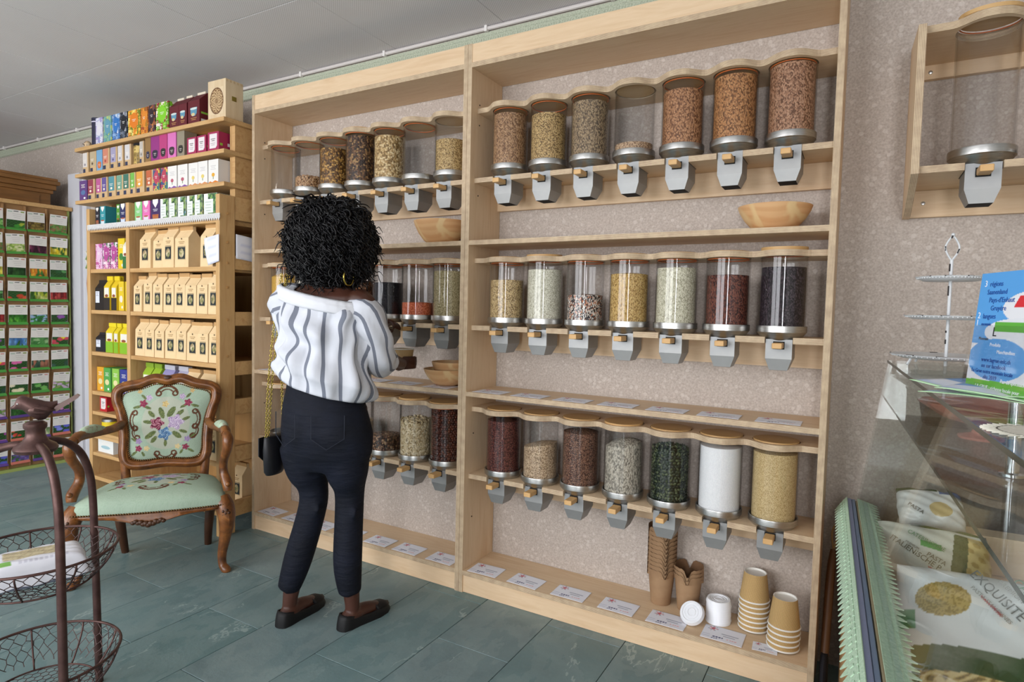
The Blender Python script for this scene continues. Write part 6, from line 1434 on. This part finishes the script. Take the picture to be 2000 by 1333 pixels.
for s, sz, x, y, col in (('3', .0145, .012, .168, W_), ('régions', .0115, .026, .168, BL), ('Saanenland', .0115, .022, .155, BL), ("Pays-d'Enhaut", .0115, .030, .142, BL), ('Gruyère', .0115, .037, .129, BL), ('2', .0145, .006, .116, W_), ('langues', .0115, .020, .116, BL), ('1', .0145, .004, .104, W_), ('monnaie', .0075, .019, .1045, BL), ('L', .021, .052, .088, '#2b2e33'), ('Monnaie', .0075, .018, .081, '#55606c'),
    ('Produits', .008, .050, .072, W_), ('Manchandises', .008, .070, .0615, W_), ('www.lagrue-mlc.ch', .0095, .034, .047, BL), ('ou sur facebook', .0095, .036, .0375, BL), ('La Grue notre monnaie locale', .0086, .012, .0285, BL), ('dès 2019', .0095, .045, .0195, BL), ('LA GRUE : richesse locale pour', .0085, .028, .004, W_), ('Pas de spéculation', .0085, .090, .017, W_)):
    text(s, sz, C(col), lf, (x, y, .0004), (0, 0, 0))
MB().box(-.004, LW+.004, -.004, .105, .0018, .0038).build('holder_front', ACRYL, lf); MB().box(-.004, LW+.004, -.004, .19, -.0045, -.0025).build('holder_back', ACRYL, lf); MB().box(-.004, LW+.004, -.006, -.004, -.04, .02).build('holder_foot', ACRYL, lf)
def stripes(u, v): 
    k = math.sin(u*7+v*9); return '#7fa6d8' if (u < .35 and v > .5) else ('#b9dcb0' if v < .10 else ('#cdd9ee' if k > .75 else '#e6e9f0'))
for i, (x, y, rz) in enumerate(((.190, -.95, -.62), (.205, -.97, -.46), (.180, -.93, -.78))):
    o = put('lying_leaflet', gridmesh('lying_leaflet', 24, 18, lambda u, v: ((u-.5)*.21, (v-.5)*.15, .005+.006*math.sin(u*4+i*1.3)*(1 if i else .5)), stripes, VC), None, cw(x, y, 1.041+.006*i), (0, 0, CA+rz)); o.modifiers.new('t', 'SOLIDIFY').thickness = .0009
    tag(o, f'blue white and green leaflet, {["lowest", "middle", "topmost"][i]} of the loose pile before the acrylic holder', 'leaflet', 'leaflets lying on the counter')
dy = MB(); 
for k in range(40): a = 2*PI*k/40; dy.prism([(.045*math.cos(a-.06), .045*math.sin(a-.06)), (.062*math.cos(a), .062*math.sin(a)), (.045*math.cos(a+.06), .045*math.sin(a+.06))], 'z', 0, .0012)
dy.lathe([(0, .0012), (.047, .0012), (.047, 0)], n=40)
tag(dy.build('lace_doily', M('cream_lace', '#d8d4c6', .9, bump=.8, scale=160), loc=cw(.150, -1.262, 1.0385)), 'small cream lace doily lying over the counter edge', 'doily')
# broom-like tool and bin bag in the gap between cabinet and counter
bm_ = thing('hand_brush', 'dark hand brush with wooden handle and cord loop in the gap beside the counter', 'brush', (2.628, -.05, .0))
MB().tube([(.012, .20, .42), (.008, .16, .34), (.004, .10, .12)], [.009, .013, .012], 8, sub=4).build('wooden_handle', M('worn_handle', '#5f4026', .5), bm_, smooth=.8)
MB().tube([(.012, .20, .42), (.006, .205, .47), (.016, .21, .50), (.022, .205, .465), (.013, .20, .425)], .0028, 6, sub=4).build('cord_loop', M('cord', '#a98d5f', .8), bm_, smooth=.8)
MB().loft([(.004, .10, .0, .012, .055, 0), (.004, .10, .10, .012, .045, 0), (.004, .10, .13, .010, .02, 0)], 16).build('bristles', M('dark_bristle', '#17151a', .9), bm_, smooth=.8)
